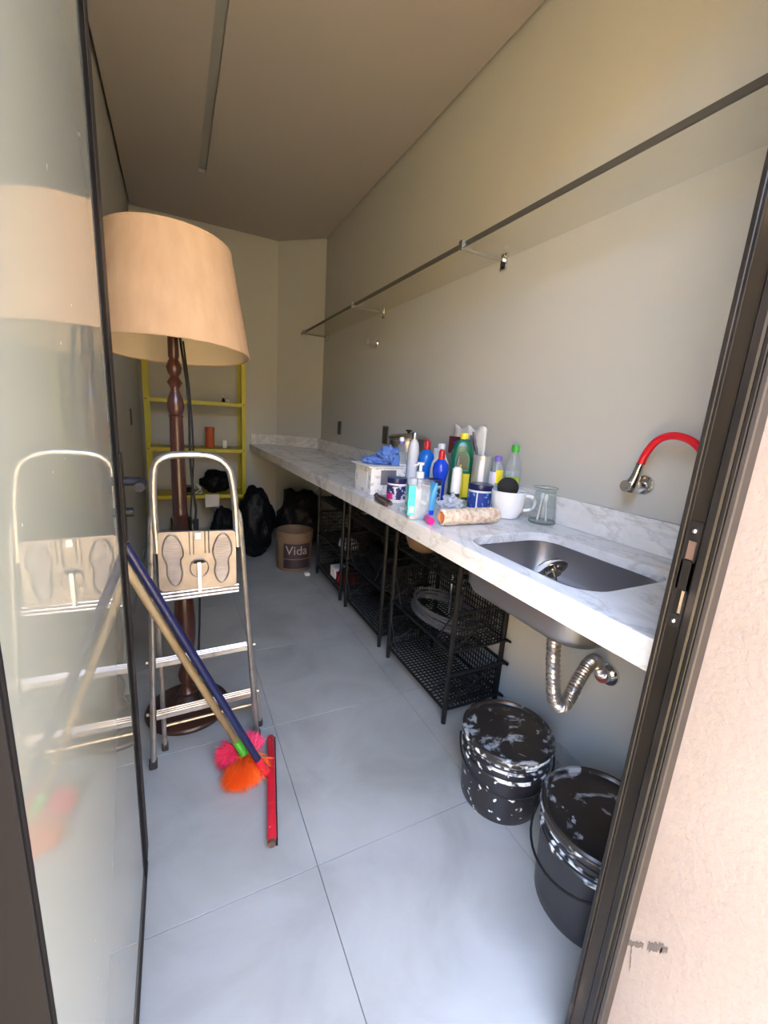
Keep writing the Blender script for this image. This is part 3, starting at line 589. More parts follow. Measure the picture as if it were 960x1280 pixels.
for v in b.verts:      # reeding on the straight column
    if .875 < v.co.z < 1.235:
        a = math.atan2(v.co.y - LY, v.co.x - LX)
        k = 1 - .05 * (1 if int((a + PI) / (2 * PI) * 30 + .5) % 2 else 0); v.co.x = LX + (v.co.x - LX) * k; v.co.y = LY + (v.co.y - LY) * k
finish('pole', b, wood, fl, ang=.9)
b = NB(); tube(b, [(LX, LY, 1.58), (LX, LY, 1.66)], .016, 14); so = finish('socket', b, blackr, fl)
b = NB(); bmesh.ops.create_uvsphere(b, u_segments=16, v_segments=10, radius=.03, matrix=Matrix.Translation((LX, LY, 1.70))); finish('bulb', b, cerw, so)
zb, zt, rb_, rt_ = 1.462, 1.808, .258, .200
Mt = Matrix.Rotation(math.radians(-4.2), 3, 'X'); pc = (LX, LY, 1.62)
b = NB(); lathe(b, [(rb_, zb), (rt_, zt)], LX, LY, 64, False, False); rot_about(b, pc, Mt); sh = finish('lamp_shade', b, shadem, fl, label='beige fabric drum shade tapering upwards')
b = NB(); lathe(b, [(rb_ - .0025, zb), (rt_ - .0025, zt)], LX, LY, 64, False, False); rot_about(b, pc, Mt); finish('lining', b, shadein, sh)
for rr, zz in ((rb_ - .001, zb), (rt_ - .001, zt)):
    b = NB(); tube(b, [(LX + rr * cos(a * PI / 32), LY + rr * sin(a * PI / 32), zz) for a in range(64)], .0028, 6, closed=True); rot_about(b, pc, Mt); finish('trim_ring', b, shadem, sh)
b = NB()
for a in range(3):
    q = a * 2.094 + .4; tube(b, [(LX + .012 * cos(q), LY + .012 * sin(q), 1.66), (LX + (rt_ - .004) * cos(q), LY + (rt_ - .004) * sin(q), zt - .02)], .002, 6)
rot_about(b, pc, Mt); finish('shade_carrier', b, chrome, sh)
b = NB(); tube(b, smoothpath([(.022, 1.725, 1.57), (.030, 1.70, 1.47), (.042, 1.695, 1.36), (.046, 1.695, 1.25), (.045, 1.695, 1.10), (.050, 1.695, .98), (.058, 1.69, .90), (.054, 1.69, .84), (.060, 1.69, .76), (.062, 1.688, .60), (.058, 1.685, .45), (.050, 1.675, .30), (.045, 1.665, .15), (.045, 1.64, .055)], 8), .0042, 8); cd_ = finish('power_cord', b, blackr, fl)
b = NB(); tube(b, smoothpath([(.036, 1.715, 1.50), (.052, 1.70, 1.30), (.056, 1.70, 1.10), (.045, 1.70, .95), (.040, 1.698, .87), (.050, 1.69, .84)], 8), .0032, 8); finish('power_cord', b, blackr, fl)
b = NB(); tube(b, [(.055, 1.69, .80), (.057, 1.69, .86)], .010, 10); finish('cord_switch', b, blackr, fl)

# ------------------------------------------------------------------ brush with pine handle
def handle(p0, p1, r): 
    b = NB(); tube(b, [p0, p1], r, 14); return b
A = Vector((-.133, 1.176, .885)); Bq = Vector((.156, 1.355, .105)); d = (Bq - A).normalized()
ds = thing('cleaning_brush', (.17, 1.32, 0), 'pink and orange bristle brush with a bare pine handle, head on the floor', 'brush')
finish('pine_handle', handle(A, Bq, .0112), stick, ds)
f0 = Bq - d * .012; f1 = Vector((.180, 1.333, .062))
b = NB(); tube(b, [f0, f0 + d * .01, f1], [.014, .0145, .0165], 14); finish('ferrule', b, green, ds, label='green plastic ferrule')
hc = Vector((.180, 1.330, .052))
def bristles(lobes, m, nm, n):
    g = NB()
    for (c, dirv, ln, spread) in lobes:
        dv = Vector(dirv).normalized(); c = Vector(c)
        for i in range(n):
            q = Vector((random.gauss(0, 1), random.gauss(0, 1), random.gauss(0, .8))).normalized() * spread * random.random() ** .4
            dd = (dv + q).normalized(); l = ln * random.uniform(.75, 1.05); s = c + Vector((random.gauss(0, .010), random.gauss(0, .010), random.gauss(0, .006))); e = s + dd * l
            if e.z < .002: e.z = random.uniform(.002, .012)
            if s.z < .004: s.z = .006
            mid = (s + e) / 2 + Vector((0, 0, .006)); u, w = frame_of(dd); r = .0019
            v = [g.verts.new(s + u * r), g.verts.new(s - u * r * .5 + w * r * .8), g.verts.new(s - u * r * .5 - w * r * .8)]
            v2 = [g.verts.new(mid + u * r), g.verts.new(mid - u * r * .5 + w * r * .8), g.verts.new(mid - u * r * .5 - w * r * .8)]; t_ = g.verts.new(e)
            for k in range(3): g.faces.new((v[k], v[(k + 1) % 3], v2[(k + 1) % 3], v2[k])); g.faces.new((v2[k], v2[(k + 1) % 3], t_))
    return finish(nm, g, m, ds, False, kind='stuff')
bristles([((.175, 1.325, .045), (-.2, -1, -.25), .105, .75), ((.190, 1.320, .045), (.45, -.9, -.2), .085, .75), ((.170, 1.315, .045), (-.5, -1, -.2), .095, .65), ((.185, 1.30, .04), (.1, -.7, -.1), .06, 1.2)], orange, 'orange_bristles', 700)
bristles([((.150, 1.375, .045), (-.9, .1, -.1), .065, .9), ((.140, 1.365, .045), (-.4, -.6, -.1), .05, 1.1), ((.192, 1.375, .050), (.10, 1, .0), .062, .65), ((.205, 1.37, .050), (.6, .7, .2), .05, .9)], pink, 'pink_bristles', 500)
b = NB(); blob(b, (.178, 1.335, .038), (.040, .042, .022), .1, 2, 3, 1, .004); finish('brush_core', b, orange, ds)
# ------------------------------------------------------------------ floor squeegee
sq = thing('floor_squeegee', (.25, 1.25, 0), 'red floor squeegee with a navy blue handle leaning on the door edge', 'squeegee')
s0 = Vector((.292, 1.428, .024)); s1 = Vector((.212, 1.010, .024)); J = Vector((.240, 1.262, .030)); A2 = Vector((-.126, 1.180, .930)); d2 = (J - A2).normalized()
b = NB(); tube(b, [s0, s0 + (s1 - s0) * .02, s0 + (s1 - s0) * .98, s1], [.011, .0145, .0145, .012], 14, sq=1.0); finish('red_bar', b, red, sq, label='red plastic squeegee bar')
b = NB(); e = (s1 - s0).normalized(); side = Vector((-e.y, e.x, 0)); P_ = [s0 + side * .012, s1 + side * .012, s1 + side * .018, s0 + side * .018]
loft(b, [[(p.x, p.y, .002) for p in P_], [(p.x, p.y, .022) for p in P_]]); finish('rubber_blade', b, blackr, sq)
b = NB(); tube(b, [s1 + e * -.004, s1 + e * .012], .0115, 12); finish('end_cap', b, rust, sq)
b = NB(); tube(b, [J - d2 * .075, J - d2 * .03, J], [.0135, .015, .018], 14); finish('socket', b, red, sq)
b = NB(); tube(b, [A2, J - d2 * .045], .0118, 14); finish('navy_handle', b, navyh, sq, label='navy blue tubular handle')

# ------------------------------------------------------------------ yellow shelving at the back
ys_ = thing('shelving_unit', (.18, 4.3, 0), 'yellow metal shelving unit against the back wall', 'shelving unit')
ux0, ux1, uy0, uy1 = -.232, .592, 4.13, 4.44
for x, s in ((ux0, 1), (ux1, -1)):
    for y, q in ((uy0, 1), (uy1, -1)):
        b = NB(); pl = [(x, y), (x + .035 * s, y), (x + .035 * s, y + .003 * q), (x + .003 * s, y + .003 * q), (x + .003 * s, y + .035 * q), (x, y + .035 * q)]
        prof(b, pl, 0, 1.80); finish('upright', b, yellow, ys_, False)
for z in (.06, .475, .905, 1.325, 1.76):
    b = NB(); box(b, ux0 + .004, ux1 - .004, uy0 + .004, uy1 - .004, z - .002, z); box(b, ux0 + .004, ux1 - .004, uy0 + .004, uy0 + .007, z - .034, z); box(b, ux0 + .004, ux1 - .004, uy1 - .007, uy1 - .004, z - .034, z)
    sf = finish('shelf', b, yellow, ys_, False)
    for x in (ux0 + .018, ux1 - .018):
        b = NB(); tube(b, [(x, uy0 + .002, z - .012), (x, uy0 - .004, z - .012)], .006, 8); finish('bolt', b, frame, sf)
t = thing('plastic_tub', (.30, 4.22, .905), 'orange cylindrical tub standing on the middle yellow shelf', 'tub')
b = NB(); lathe(b, [(.036, .9055), (.040, .91), (.038, 1.03), (.040, 1.06)], .285, 4.22, 20); finish('body', b, orng, t)
b = NB(); lathe(b, [(.041, 1.058), (.042, 1.085), (.036, 1.095)], .285, 4.22, 20); finish('lid', b, orng, t)
t = thing('small_jar', (.41, 4.22, .905), 'small white jar beside the orange tub on the yellow shelf', 'jar')
b = NB(); lathe(b, [(.018, .9055), (.02, .91), (.02, .95), (.016, .955)], .412, 4.22, 16); finish('body', b, whitep, t)
b = NB(); lathe(b, [(.017, .955), (.017, .975)], .412, 4.22, 16); finish('cap', b, whitep, t)
t = thing('small_bottle', (.405, 4.2, 1.325), 'tiny dark bottle on the upper yellow shelf', 'bottle')
b = NB(); lathe(b, [(.013, 1.3255), (.014, 1.33), (.014, 1.35), (.006, 1.358), (.006, 1.37)], .405, 4.2, 14); finish('body', b, blackr, t)
b = NB(); lathe(b, [(.007, 1.368), (.007, 1.38)], .405, 4.2, 12); finish('cap', b, whitep, t)
b = NB(); box(b, .425, .455, 4.19, 4.22, 1.3255, 1.352, bev=.003); tag(finish('small_box', b, cartonp), 'tiny pale box on the upper yellow shelf beside a dark bottle', 'box')
softheap('black_bundle', (.33, 4.26, .585), (.135, .10, .10), bagm, 'black bundled bag on the lowest visible yellow shelf', 'bag', 12, .4755)
b = NB(); loft(b, [[(x, 4.121, .36), (x, 4.124, .36), (x, 4.124, .4755), (x, 4.15, .4755), (x, 4.15, .479), (x, 4.121, .479)] for x in (.225, .345)]); tag(finish('paper_sheet', b, cartonp), 'pale paper sheet hanging off the front of a yellow shelf', 'paper')
b = NB(); pts = [(.045 + (.075 + .01 * sin(i * .5)) * cos(i * .35), 4.26 + .07 * sin(i * .35), .482 + .0009 * i) for i in range(60)]; tube(b, pts, .005, 6); tag(finish('cable_coil', b, blackr), 'dark cable coil on the yellow shelf left of the black bundle', 'cable')
b = NB(); tube(b, smoothpath([(.14, 4.18, .482), (.19, 4.17, .53), (.15, 4.18, .57), (.20, 4.17, .50), (.17, 4.16, .485)], 6), .006, 6); tag(finish('cable_coil', b, cartonp), 'pale loop of cable on the yellow shelf by the black bundle', 'cable')
b = NB(); tube(b, smoothpath([(.50, 4.09, .006), (.495, 4.095, .2), (.47, 4.105, .40), (.475, 4.112, .462)], 6), .012, 10); tag(finish('plastic_pipe', b, cartonp), 'pale pipe leaning against the front of the yellow shelving', 'pipe')
b = NB(); lathe(b, [(.075, .0605), (.085, .065), (.092, .22), (.095, .225)], .02, 4.28, 20); tag(finish('grey_pot', b, framegrey), 'dark pot on the bottom yellow shelf', 'pot')
# ------------------------------------------------------------------ black sacks and the kraft pail
softheap('rubbish_sack', (.61, 3.72, .29), (.165, .17, .34), bagm, 'tall upright black rubbish sack left of the labelled pail', 'rubbish sack', 21, 0, .22, 1.6)
softheap('rubbish_sack', (.36, 3.96, .20), (.11, .10, .21), bagm, 'low black rubbish sack before the yellow shelving, left of the tall sack', 'rubbish sack', 25, 0, .26, 1.7)
softheap('rubbish_sack', (1.03, 3.80, .27), (.22, .22, .32), bagm, 'wide black rubbish sack behind the labelled pail', 'rubbish sack', 31, 0, .2, 1.6)
vp = thing('paint_pail', (.865, 3.325, 0), 'brown plastic pail with a dark label reading Vida, on the floor by the sacks', 'pail')
vx, vy, vr, vh = .865, 3.325, .150, .325
b = NB(); lathe(b, [(vr * .93, 0), (vr * .94, .004), (vr, vh - .012), (vr * 1.0, vh - .002), (vr * .985, vh), (vr * .96, vh - .008), (vr * .90, .012)], vx, vy, 40); finish('body', b, vida, vp)
b = NB(); lathe(b, [(vr * 1.0, vh - .065), (vr * 1.03, vh - .063), (vr * 1.03, vh - .035), (vr * 1.0, vh - .03)], vx, vy, 40, False, False); lathe(b, [(vr * 1.0, vh - .012), (vr * 1.035, vh - .010), (vr * 1.03, vh + .003), (vr * .97, vh + .003)], vx, vy, 40, False, False); finish('rim', b, vida, vp)
av = math.atan2(-vy, -vx)
b = NB(); cylpatch(b, vx, vy, vr * .99 + .0015, av - .62, av + .95, .115, .24, 20); lb = finish('label', b, vidal, vp)
b = NB(); cylpatch(b, vx, vy, vr * .98 + .0012, av - .62, av + .95, .03, .105, 20); finish('label', b, vidal, vp)
finish('lettering', text_on_cyl('Vida', .105, vx, vy, vr * .99 + .003, av + .13, .150), vidat, lb, False)
b = NB(); box(b, .92, .96, 3.095, 3.14, .005, .03, bev=.006); bmesh.ops.translate(b, verts=b.verts, vec=(-.03, -.03, -.005)); tag(finish('crumpled_paper', b, cartonp), 'small crumpled white scrap on the floor by the labelled pail', 'paper')

# ------------------------------------------------------------------ things on the worktop
Z = ZT + .0006
def bottle(name, cx, cy, prof, m, label, cat='bottle', cap=None, capm=None, labels=(), sq=(1, 1), rot=0, group=None, inner=None):
    t = thing(name, (cx, cy, ZT), label, cat, group)
    b = NB(); lathe(b, [(r, Z + z) for r, z in prof], cx, cy, 28); squeeze(b, cx, cy, sq[0], sq[1], rot); finish('body', b, m, t)
    if inner:
        b = NB(); lathe(b, [(max(r - .002, .001), Z + z + .0015) for r, z in inner], cx, cy, 24); squeeze(b, cx, cy, sq[0], sq[1], rot); finish('liquid', b, fluid, t)
    if cap:
        b = NB(); lathe(b, [(r, Z + z) for r, z in cap], cx, cy, 20); finish('cap', b, capm, t)
    av = math.atan2(-cy, -cx)
    for (r, a0, a1, z0, z1, lm) in labels:
        b = NB(); cylpatch(b, cx, cy, r, av + a0, av + a1, Z + z0, Z + z1); squeeze(b, cx, cy, sq[0], sq[1], rot); finish('label', b, lm, t)
    return t
# carton box with cloth on top
cb = thing('carton_box', (.82, 1.75, ZT), 'white printed carton box under the blue cloth', 'box')
bx0, bx1, by0, by1, bh = .798, .970, 1.725, 1.915, .125
b = NB(); box(b, bx0, bx1, by0, by1, Z, Z + bh, bev=.001); finish('box_body', b, carton, cb)
b = NB(); box(b, bx0 - .012, bx1 + .006, by0 - .008, by1 + .03, Z + bh + .0005, Z + bh + .0065, bev=.001); finish('lid_flap', b, cartonp, cb)
b = NB(); box(b, bx0 + .05, bx0 + .13, by0 - .001, by0, Z + .045, Z + .115); finish('dark_print', b, inkgrey, cb, False)
b = NB(); box(b, bx0 - .001, bx0, by0 + .04, by1 - .03, Z + .02, Z + .10); finish('grey_print', b, labelw, cb, False)
b = NB(); zc = Z + bh + .0075; blob(b, (.925, 1.81, zc + .038), (.052, .065, .052), .42, 2.1, 5, 44, zc); blob(b, (.865, 1.85, zc + .012), (.055, .065, .026), .4, 2.4, 4, 47, zc)
tag(finish('blue_cloth', b, bluecl, ang=2.0), 'crumpled blue cloth heaped on top of the white carton box', 'cloth')
# pliers
pl_ = thing('pliers', (.79, 1.60, ZT), 'old rusty pliers lying near the worktop edge', 'pliers')
gripm = mat('old_grip', (.10, .055, .035), .6)
for s_, P_ in ((-1, [(.800, 1.655, .010), (.786, 1.632, .011), (.766, 1.570, .011), (.756, 1.500, .010), (.757, 1.468, .010)]), (1, [(.800, 1.655, .010), (.803, 1.622, .011), (.800, 1.565, .011), (.791, 1.508, .010), (.782, 1.482, .010)])):
    P_ = smoothpath([(x, y, Z + z) for x, y, z in P_], 4); b = NB(); tube(b, P_, [.005 + .0035 * min(1, i / 6) for i in range(len(P_))], 8, sq=.9); finish('grip', b, gripm, pl_)
b = NB(); tube(b, smoothpath([(.798, 1.648, Z + .010), (.806, 1.672, Z + .011), (.815, 1.705, Z + .009)], 4), [.009, .013, .014, .013, .011, .009, .007, .005, .003], 8, sq=.6); finish('jaws', b, rust, pl_)
b = NB(); tube(b, [(.801, 1.660, Z + .016), (.801, 1.660, Z + .022)], .006, 10); finish('pivot', b, rust, pl_)
def jar(cx, cy, r, h, lab, acc, label, rot=0):
    t = bottle('ointment_jar', cx, cy, [(r * .94, 0), (r, .004), (r, h * .78), (r * .93, h * .80)], whitep, label, 'jar', [(r * 1.02, h * .79), (r * 1.03, h * .80), (r * 1.03, h * .97), (r * .99, h)], navyl,
               [(r + .0008, -1.25, 1.1, h * .14, h * .72, lab)])
    av = math.atan2(-cy, -cx); b = NB(); cylpatch(b, cx, cy, r + .0018, av - 1.25 + .1, av - .35, Z + h * .15, Z + h * .38) if acc is pinkl else cylpatch(b, cx, cy, r + .0018, av - .25, av - .15, Z + h * .14, Z + h * .74)
    finish('label', b, acc, t); return t
jar(.853, 1.572, .043, .105, navylab, pinkl, 'small white jar with navy lid and pink patch on its label, beside the pliers')
jar(1.125, 1.345, .050, .115, bluelab, labelw, 'white jar with navy lid and blue label, left of the white mug')
jar(.985, 1.50, .042, .110, navylab, labelw, 'white jar with navy lid behind the clear pump bottle')
# pump bottle
pb = thing('pump_bottle', (.79, 1.262, ZT), 'square clear pump bottle with a teal label near the front edge', 'bottle')
def sqb(cx, cy, h, loops_, m, parent, nm, ang=.35):
    b = NB(); loft(b, [[(cx + x * cos(ang) - y * sin(ang), cy + x * sin(ang) + y * cos(ang), Z + z) for x, y in rrect(-w, w, -w * .8, w * .8, w * .3, 3)] for w, z in loops_]); return finish(nm, b, m, parent)
PA = -.35
sqb(.784, 1.276, .15, [(.036, 0), (.040, .004), (.040, .135), (.034, .147), (.014, .152)], clr, pb, 'body', PA)
sqb(.784, 1.276, .15, [(.035, .003), (.0375, .006), (.0375, .118)], fluid, pb, 'liquid', PA)
b = NB(); lathe(b, [(.015, Z + .150), (.0155, Z + .172), (.010, Z + .174), (.006, Z + .176), (.006, Z + .196), (.013, Z + .197), (.013, Z + .206), (.004, Z + .208)], .784, 1.276, 18); tube(b, [(.784, 1.276, Z + .201), (.751, 1.259, Z + .197)], .0045, 8); finish('pump', b, clear('frosted', (.9, .92, .93), 1.4, film=.5), pb)
b = NB(); tube(b, [(.784, 1.276, Z + .15), (.789, 1.279, Z + .012)], .0028, 6); finish('dip_tube', b, clr, pb)
b = NB(); box(b, -.0415, -.0408, -.026, .026, .018, .125); box(b, -.0411, -.016, -.0335, -.0326, .018, .125)
bmesh.ops.transform(b, matrix=Matrix.Translation((.784, 1.276, Z)) @ Matrix.Rotation(PA, 4, 'Z'), verts=b.verts); lb = finish('label', b, teal, pb, False)
b = NB(); box(b, -.0420, -.0416, -.015, .016, .028, .045); box(b, -.0420, -.0416, -.008, .012, .060, .085); box(b, -.0355, -.020, -.0340, -.0336, .028, .05)
bmesh.ops.transform(b, matrix=Matrix.Translation((.784, 1.276, Z)) @ Matrix.Rotation(PA, 4, 'Z'), verts=b.verts); finish('label_print', b, labelw, lb, False)
# clear spirit bottle
t = bottle('spirit_bottle', 1.03, 1.880, [(.033, 0), (.036, .005), (.036, .14), (.030, .17), (.036, .19), (.030, .212), (.013, .226), (.012, .236)], clr, 'clear bottle with a blue and white cap behind the carton box', 'bottle', [(.015, .230), (.016, .242)], MATS['violet_cap'],
       [(.0366, -.5, 1.0, .05, .13, labelw)], inner=[(.032, 0), (.036, .004), (.036, .14), (.030, .17), (.034, .185)])
b = NB(); lathe(b, [(.012, Z + .2425), (.0125, Z + .258), (.008, Z + .264)], 1.03, 1.880, 16); finish('cap_top', b, whitep, t)
av = math.atan2(-1.88, -1.03); finish('lettering', text_on_cyl('ALC', .030, 1.03, 1.880, .0375, av + .25, Z + .065), inkgrey, t, False)
# steel pot
sp2 = thing('stockpot', (1.195, 2.07, ZT), 'tall brushed steel stockpot against the wall behind the bottles', 'pot'); px_, py_ = 1.185, 2.09
b = NB(); lathe(b, [(.108, Z), (.112, Z + .004), (.112, Z + .235), (.116, Z + .238), (.116, Z + .242), (.106, Z + .242)], px_, py_, 44); finish('body', b, steel, sp2)
b = NB(); lathe(b, [(.118, Z + .243), (.119, Z + .250), (.108, Z + .258), (.09, Z + .268), (.02, Z + .276), (.0001, Z + .277)], px_, py_, 44, False, False); finish('lid', b, steel, sp2)
b = NB(); lathe(b, [(.008, Z + .276), (.008, Z + .285), (.018, Z + .288), (.018, Z + .295), (.001, Z + .297)], px_, py_, 20); finish('knob', b, blackr, sp2)
for s in (-1, 1):
    b = NB(); q = 1.9 + (0 if s > 0 else PI); c_, n_ = Vector((cos(q), sin(q), 0)), Vector((-sin(q), cos(q), 0)); ce = Vector((px_, py_, Z + .20))
    tube(b, smoothpath([ce + c_ * .111 - n_ * .03, ce + c_ * .130 - n_ * .028, ce + c_ * .134, ce + c_ * .130 + n_ * .028, ce + c_ * .111 + n_ * .03], 4), .004, 8); finish('side_handle', b, steel, sp2)
bottle('white_bottle', 1.115, 1.900, [(.028, 0), (.030, .005), (.030, .20), (.024, .235), (.014, .250), (.014, .26)], whitep, 'tall white plastic bottle in front of the steel pot', 'bottle', [(.0155, .255), (.0155, .285), (.013, .290)], steel, [(.0306, -1, 1, .04, .15, labelw)])
toilet = [(.026, 0), (.029, .005), (.029, .10), (.033, .115), (.040, .145), (.041, .165), (.036, .188), (.022, .205), (.016, .212)]
cap_t = [(.0165, .211), (.0165, .245), (.012, .256), (.007, .260)]
bottle('cleaner_bottle', 1.14, 1.810, toilet, blueb, 'bright blue cleaner bottle with red cap in front of the steel pot', 'bottle', cap_t, redc)
sc = .88
bottle('cleaner_bottle', 1.06, 1.555, [(r * .88, z * .90) for r, z in toilet], bluef, 'royal blue cleaner bottle with red cap, standing nearer the roller', 'bottle', [(r * .9, z * .90) for r, z in cap_t], redc)
# white jug with handle
wj = thing('white_jug', (1.16, 1.72, ZT), 'white plastic jug bottle with a handle between the two blue bottles', 'bottle'); jx, jy = 1.15, 1.695
b = NB(); loft(b, [[(jx + x, jy + y, Z + z) for x, y in rrect(-w * .8, w * .8, -w, w, w * .35, 3)] for w, z in ((.040, 0), (.043, .005), (.043, .12), (.038, .155), (.022, .195), (.016, .215))]); finish('body', b, whitep, wj)
b = NB(); lathe(b, [(.018, Z + .213), (.018, Z + .245), (.015, Z + .25)], jx, jy, 18); finish('cap', b, whitep, wj)
b = NB(); tube(b, smoothpath([(jx, jy - .02, Z + .19), (jx, jy - .046, Z + .17), (jx, jy - .052, Z + .12), (jx, jy - .043, Z + .08)], 5), .007, 8); finish('handle', b, whitep, wj)
bottle('white_bottle', 1.22, 1.845, [(.026, 0), (.028, .005), (.028, .15), (.020, .175), (.012, .185)], whitep, 'short white bottle behind the bright blue cleaner bottle', 'bottle', [(.014, .182), (.014, .21), (.01, .215)], labelw)
# green jug detergent
gj = thing('detergent_jug', (1.20, 1.56, ZT), 'dark green detergent jug with a yellow cap and yellow label', 'bottle'); gx, gy = 1.195, 1.585
ga = 1.0
def gl(w, t_, z): return [(gx + x * cos(ga) - y * sin(ga), gy + x * sin(ga) + y * cos(ga), Z + z) for x, y in rrect(-t_, t_, -w, w, t_ * .8, 4)]
b = NB(); loft(b, [gl(.048, .028, 0), gl(.051, .030, .005), gl(.051, .030, .12), gl(.052, .030, .20), gl(.046, .028, .245), gl(.032, .024, .272), gl(.020, .017, .282)]); finish('body', b, dgreen, gj)
b = NB(); lathe(b, [(.018, Z + .281), (.018, Z + .305), (.016, Z + .309)], gx, gy, 18); finish('cap', b, yell, gj)
Mg = Matrix.Translation((gx, gy, Z)) @ Matrix.Rotation(ga + PI, 4, 'Z')
b = NB(); pts = [(.0315, .030 * cos(a * PI / 10), .185 + .042 * sin(a * PI / 10)) for a in range(11)] + [(.0315, -.030, .14), (.0315, .030, .14)]; tube(b, pts, .0035, 6, closed=True); bmesh.ops.transform(b, matrix=Mg, verts=b.verts); finish('raised_arch', b, MATS['green_plastic'] if False else mat('mid_green', (.02, .30, .17), .3), gj)
b = NB(); loft(b, [[(.030 + q, y, z) for _, y, z in pts] for q in (0, .0015)]); bmesh.ops.transform(b, matrix=Mg, verts=b.verts); finish('inset_panel', b, dgreen2, gj)
b = NB(); box(b, .0295, .0312, -.040, .040, .015, .125); bmesh.ops.transform(b, matrix=Mg, verts=b.verts); lb = finish('label', b, yell, gj, False)
b = text_bm('a', .06); bmesh.ops.transform(b, matrix=Mg @ Matrix.Translation((.0316, -.028, .07)) @ Matrix.Rotation(PI/2, 4, 'Z') @ Matrix.Rotation(PI/2, 4, 'X'), verts=b.verts); finish('lettering', b, inkgrey, lb, False)
bottle('yellow_bottle', 1.125, 1.510, [(.024, 0), (.026, .004), (.026, .12), (.018, .145), (.010, .155)], yell, 'yellow bottle between the royal blue bottle and the silicone tube', 'bottle', [(.012, .153), (.012, .172)], yell)
bottle('spray_bottle', 1.235, 1.690, [(.024, 0), (.026, .004), (.026, .20), (.020, .222), (.012, .235)], skyb, 'light blue bottle with dark blue cap beside the green jug', 'bottle', [(.0145, .233), (.0145, .262), (.011, .268)], bluef)
# white printed plastic bag leaning on wall
wb = thing('plastic_bag', (1.29, 1.70, ZT), 'white plastic bag with dark printing standing against the wall', 'bag')
b = NB(); nx, nz = 16, 20; g_ = [[None] * (nz + 1) for _ in range(nx + 1)]
def bagp(i, k, o=0):
    y = 1.545 + .27 * i / nx; z = Z + .335 * k / nz; w = .008 * noise.noise(Vector((i * .45, k * .35, 2))) + .004 * sin(i * 1.1 + k * .5)
    th = .022 * (1 - (k / nz) ** 2) * sin(PI * i / nx); return (1.287 + w - th - o, y + .02 * (k / nz) * (.5 - i / nx) , z + (.012 * sin(i * .9) if k == nz else 0))
for o_ in (0,):
    F_ = [[b.verts.new(bagp(i, k)) for k in range(nz + 1)] for i in range(nx + 1)]; Bk = [[b.verts.new((1.300, F_[i][k].co.y, F_[i][k].co.z)) for k in range(nz + 1)] for i in range(nx + 1)]
for i in range(nx):
    for k in range(nz): b.faces.new((F_[i][k], F_[i + 1][k], F_[i + 1][k + 1], F_[i][k + 1])); b.faces.new((Bk[i][k], Bk[i][k + 1], Bk[i + 1][k + 1], Bk[i + 1][k]))
for k in range(nz):
    b.faces.new((F_[0][k], F_[0][k + 1], Bk[0][k + 1], Bk[0][k])); b.faces.new((F_[nx][k], Bk[nx][k], Bk[nx][k + 1], F_[nx][k + 1]))
for i in range(nx): b.faces.new((F_[i][nz], F_[i + 1][nz], Bk[i + 1][nz], Bk[i][nz])); b.faces.new((F_[i][0], Bk[i][0], Bk[i + 1][0], F_[i + 1][0]))
finish('film', b, bagw, wb, ang=2.0)
for (y, z, ln, tilt) in ((1.60, .27, .10, .35), (1.622, .255, .09, .2), (1.585, .24, .07, .5), (1.72, .27, .06, 1.3), (1.74, .24, .10, .9)):
    b = NB(); u = Vector((0, sin(tilt), cos(tilt))); p = Vector((1.262, y, Z + z)); w = Vector((0, cos(tilt), -sin(tilt))) * .007
    loft(b, [[tuple(p - u * ln * .5 + Vector((q, 0, 0))), tuple(p + w + Vector((q, 0, 0))), tuple(p + u * ln * .5 + Vector((q, 0, 0))), tuple(p - w + Vector((q, 0, 0)))] for q in (0, .012)])
    finish('leaf_print', b, inkgrey, wb, False)
b = NB(); box(b, 1.262, 1.274, 1.70, 1.80, Z + .20, Z + .285); finish('maroon_print', b, mat('maroon', (.16, .02, .03), .5), wb, False)
# tin
tn = thing('ribbed_tin', (1.225, 1.47, ZT), 'open ribbed steel tin behind the blue-labelled jar', 'tin'); pr = [(.043, Z), (.045, Z + .002)]
for k in range(26): pr.append((.0435 + (.0009 if k % 2 else 0) if k > 3 else .0435, Z + .01 + .0077 * k))
pr += [(.0455, Z + .213), (.0455, Z + .217), (.0425, Z + .217), (.0425, Z + .02)]
b = NB(); lathe(b, pr, 1.228, 1.475, 36); finish('body', b, tinm, tn, ang=1.5)
b = NB(); cylpatch(b, 1.228, 1.475, .0452, math.atan2(-1.47, -1.22) - .3, math.atan2(-1.47, -1.22) + .2, Z + .03, Z + .20); finish('pale_band', b, labelw, tn)  # plain pale band up one side of the tin
# silicone tube
ct = thing('sealant_tube', (1.02, 1.37, ZT), 'white sealant cartridge with a dark nozzle between the jars and the roller', 'tube')
b = NB(); tube(b, [(1.025, 1.385, Z), (1.025, 1.385, Z + .005), (1.025, 1.384, Z + .065), (1.025, 1.384, Z + .066), (1.026, 1.384, Z + .170), (1.026, 1.384, Z + .178)], [.017, .018, .018, .0195, .0195, .010], 18); finish('cartridge', b, whitep, ct)
b = NB(); cylpatch(b, 1.025, 1.3845, .0205, 0, 2 * PI, Z + .012, Z + .07, 24); finish('label', b, framegrey, ct)
b = NB(); tube(b, [(1.026, 1.384, Z + .178), (1.028, 1.385, Z + .222)], [.008, .004], 10); finish('nozzle', b, inkgrey, ct)
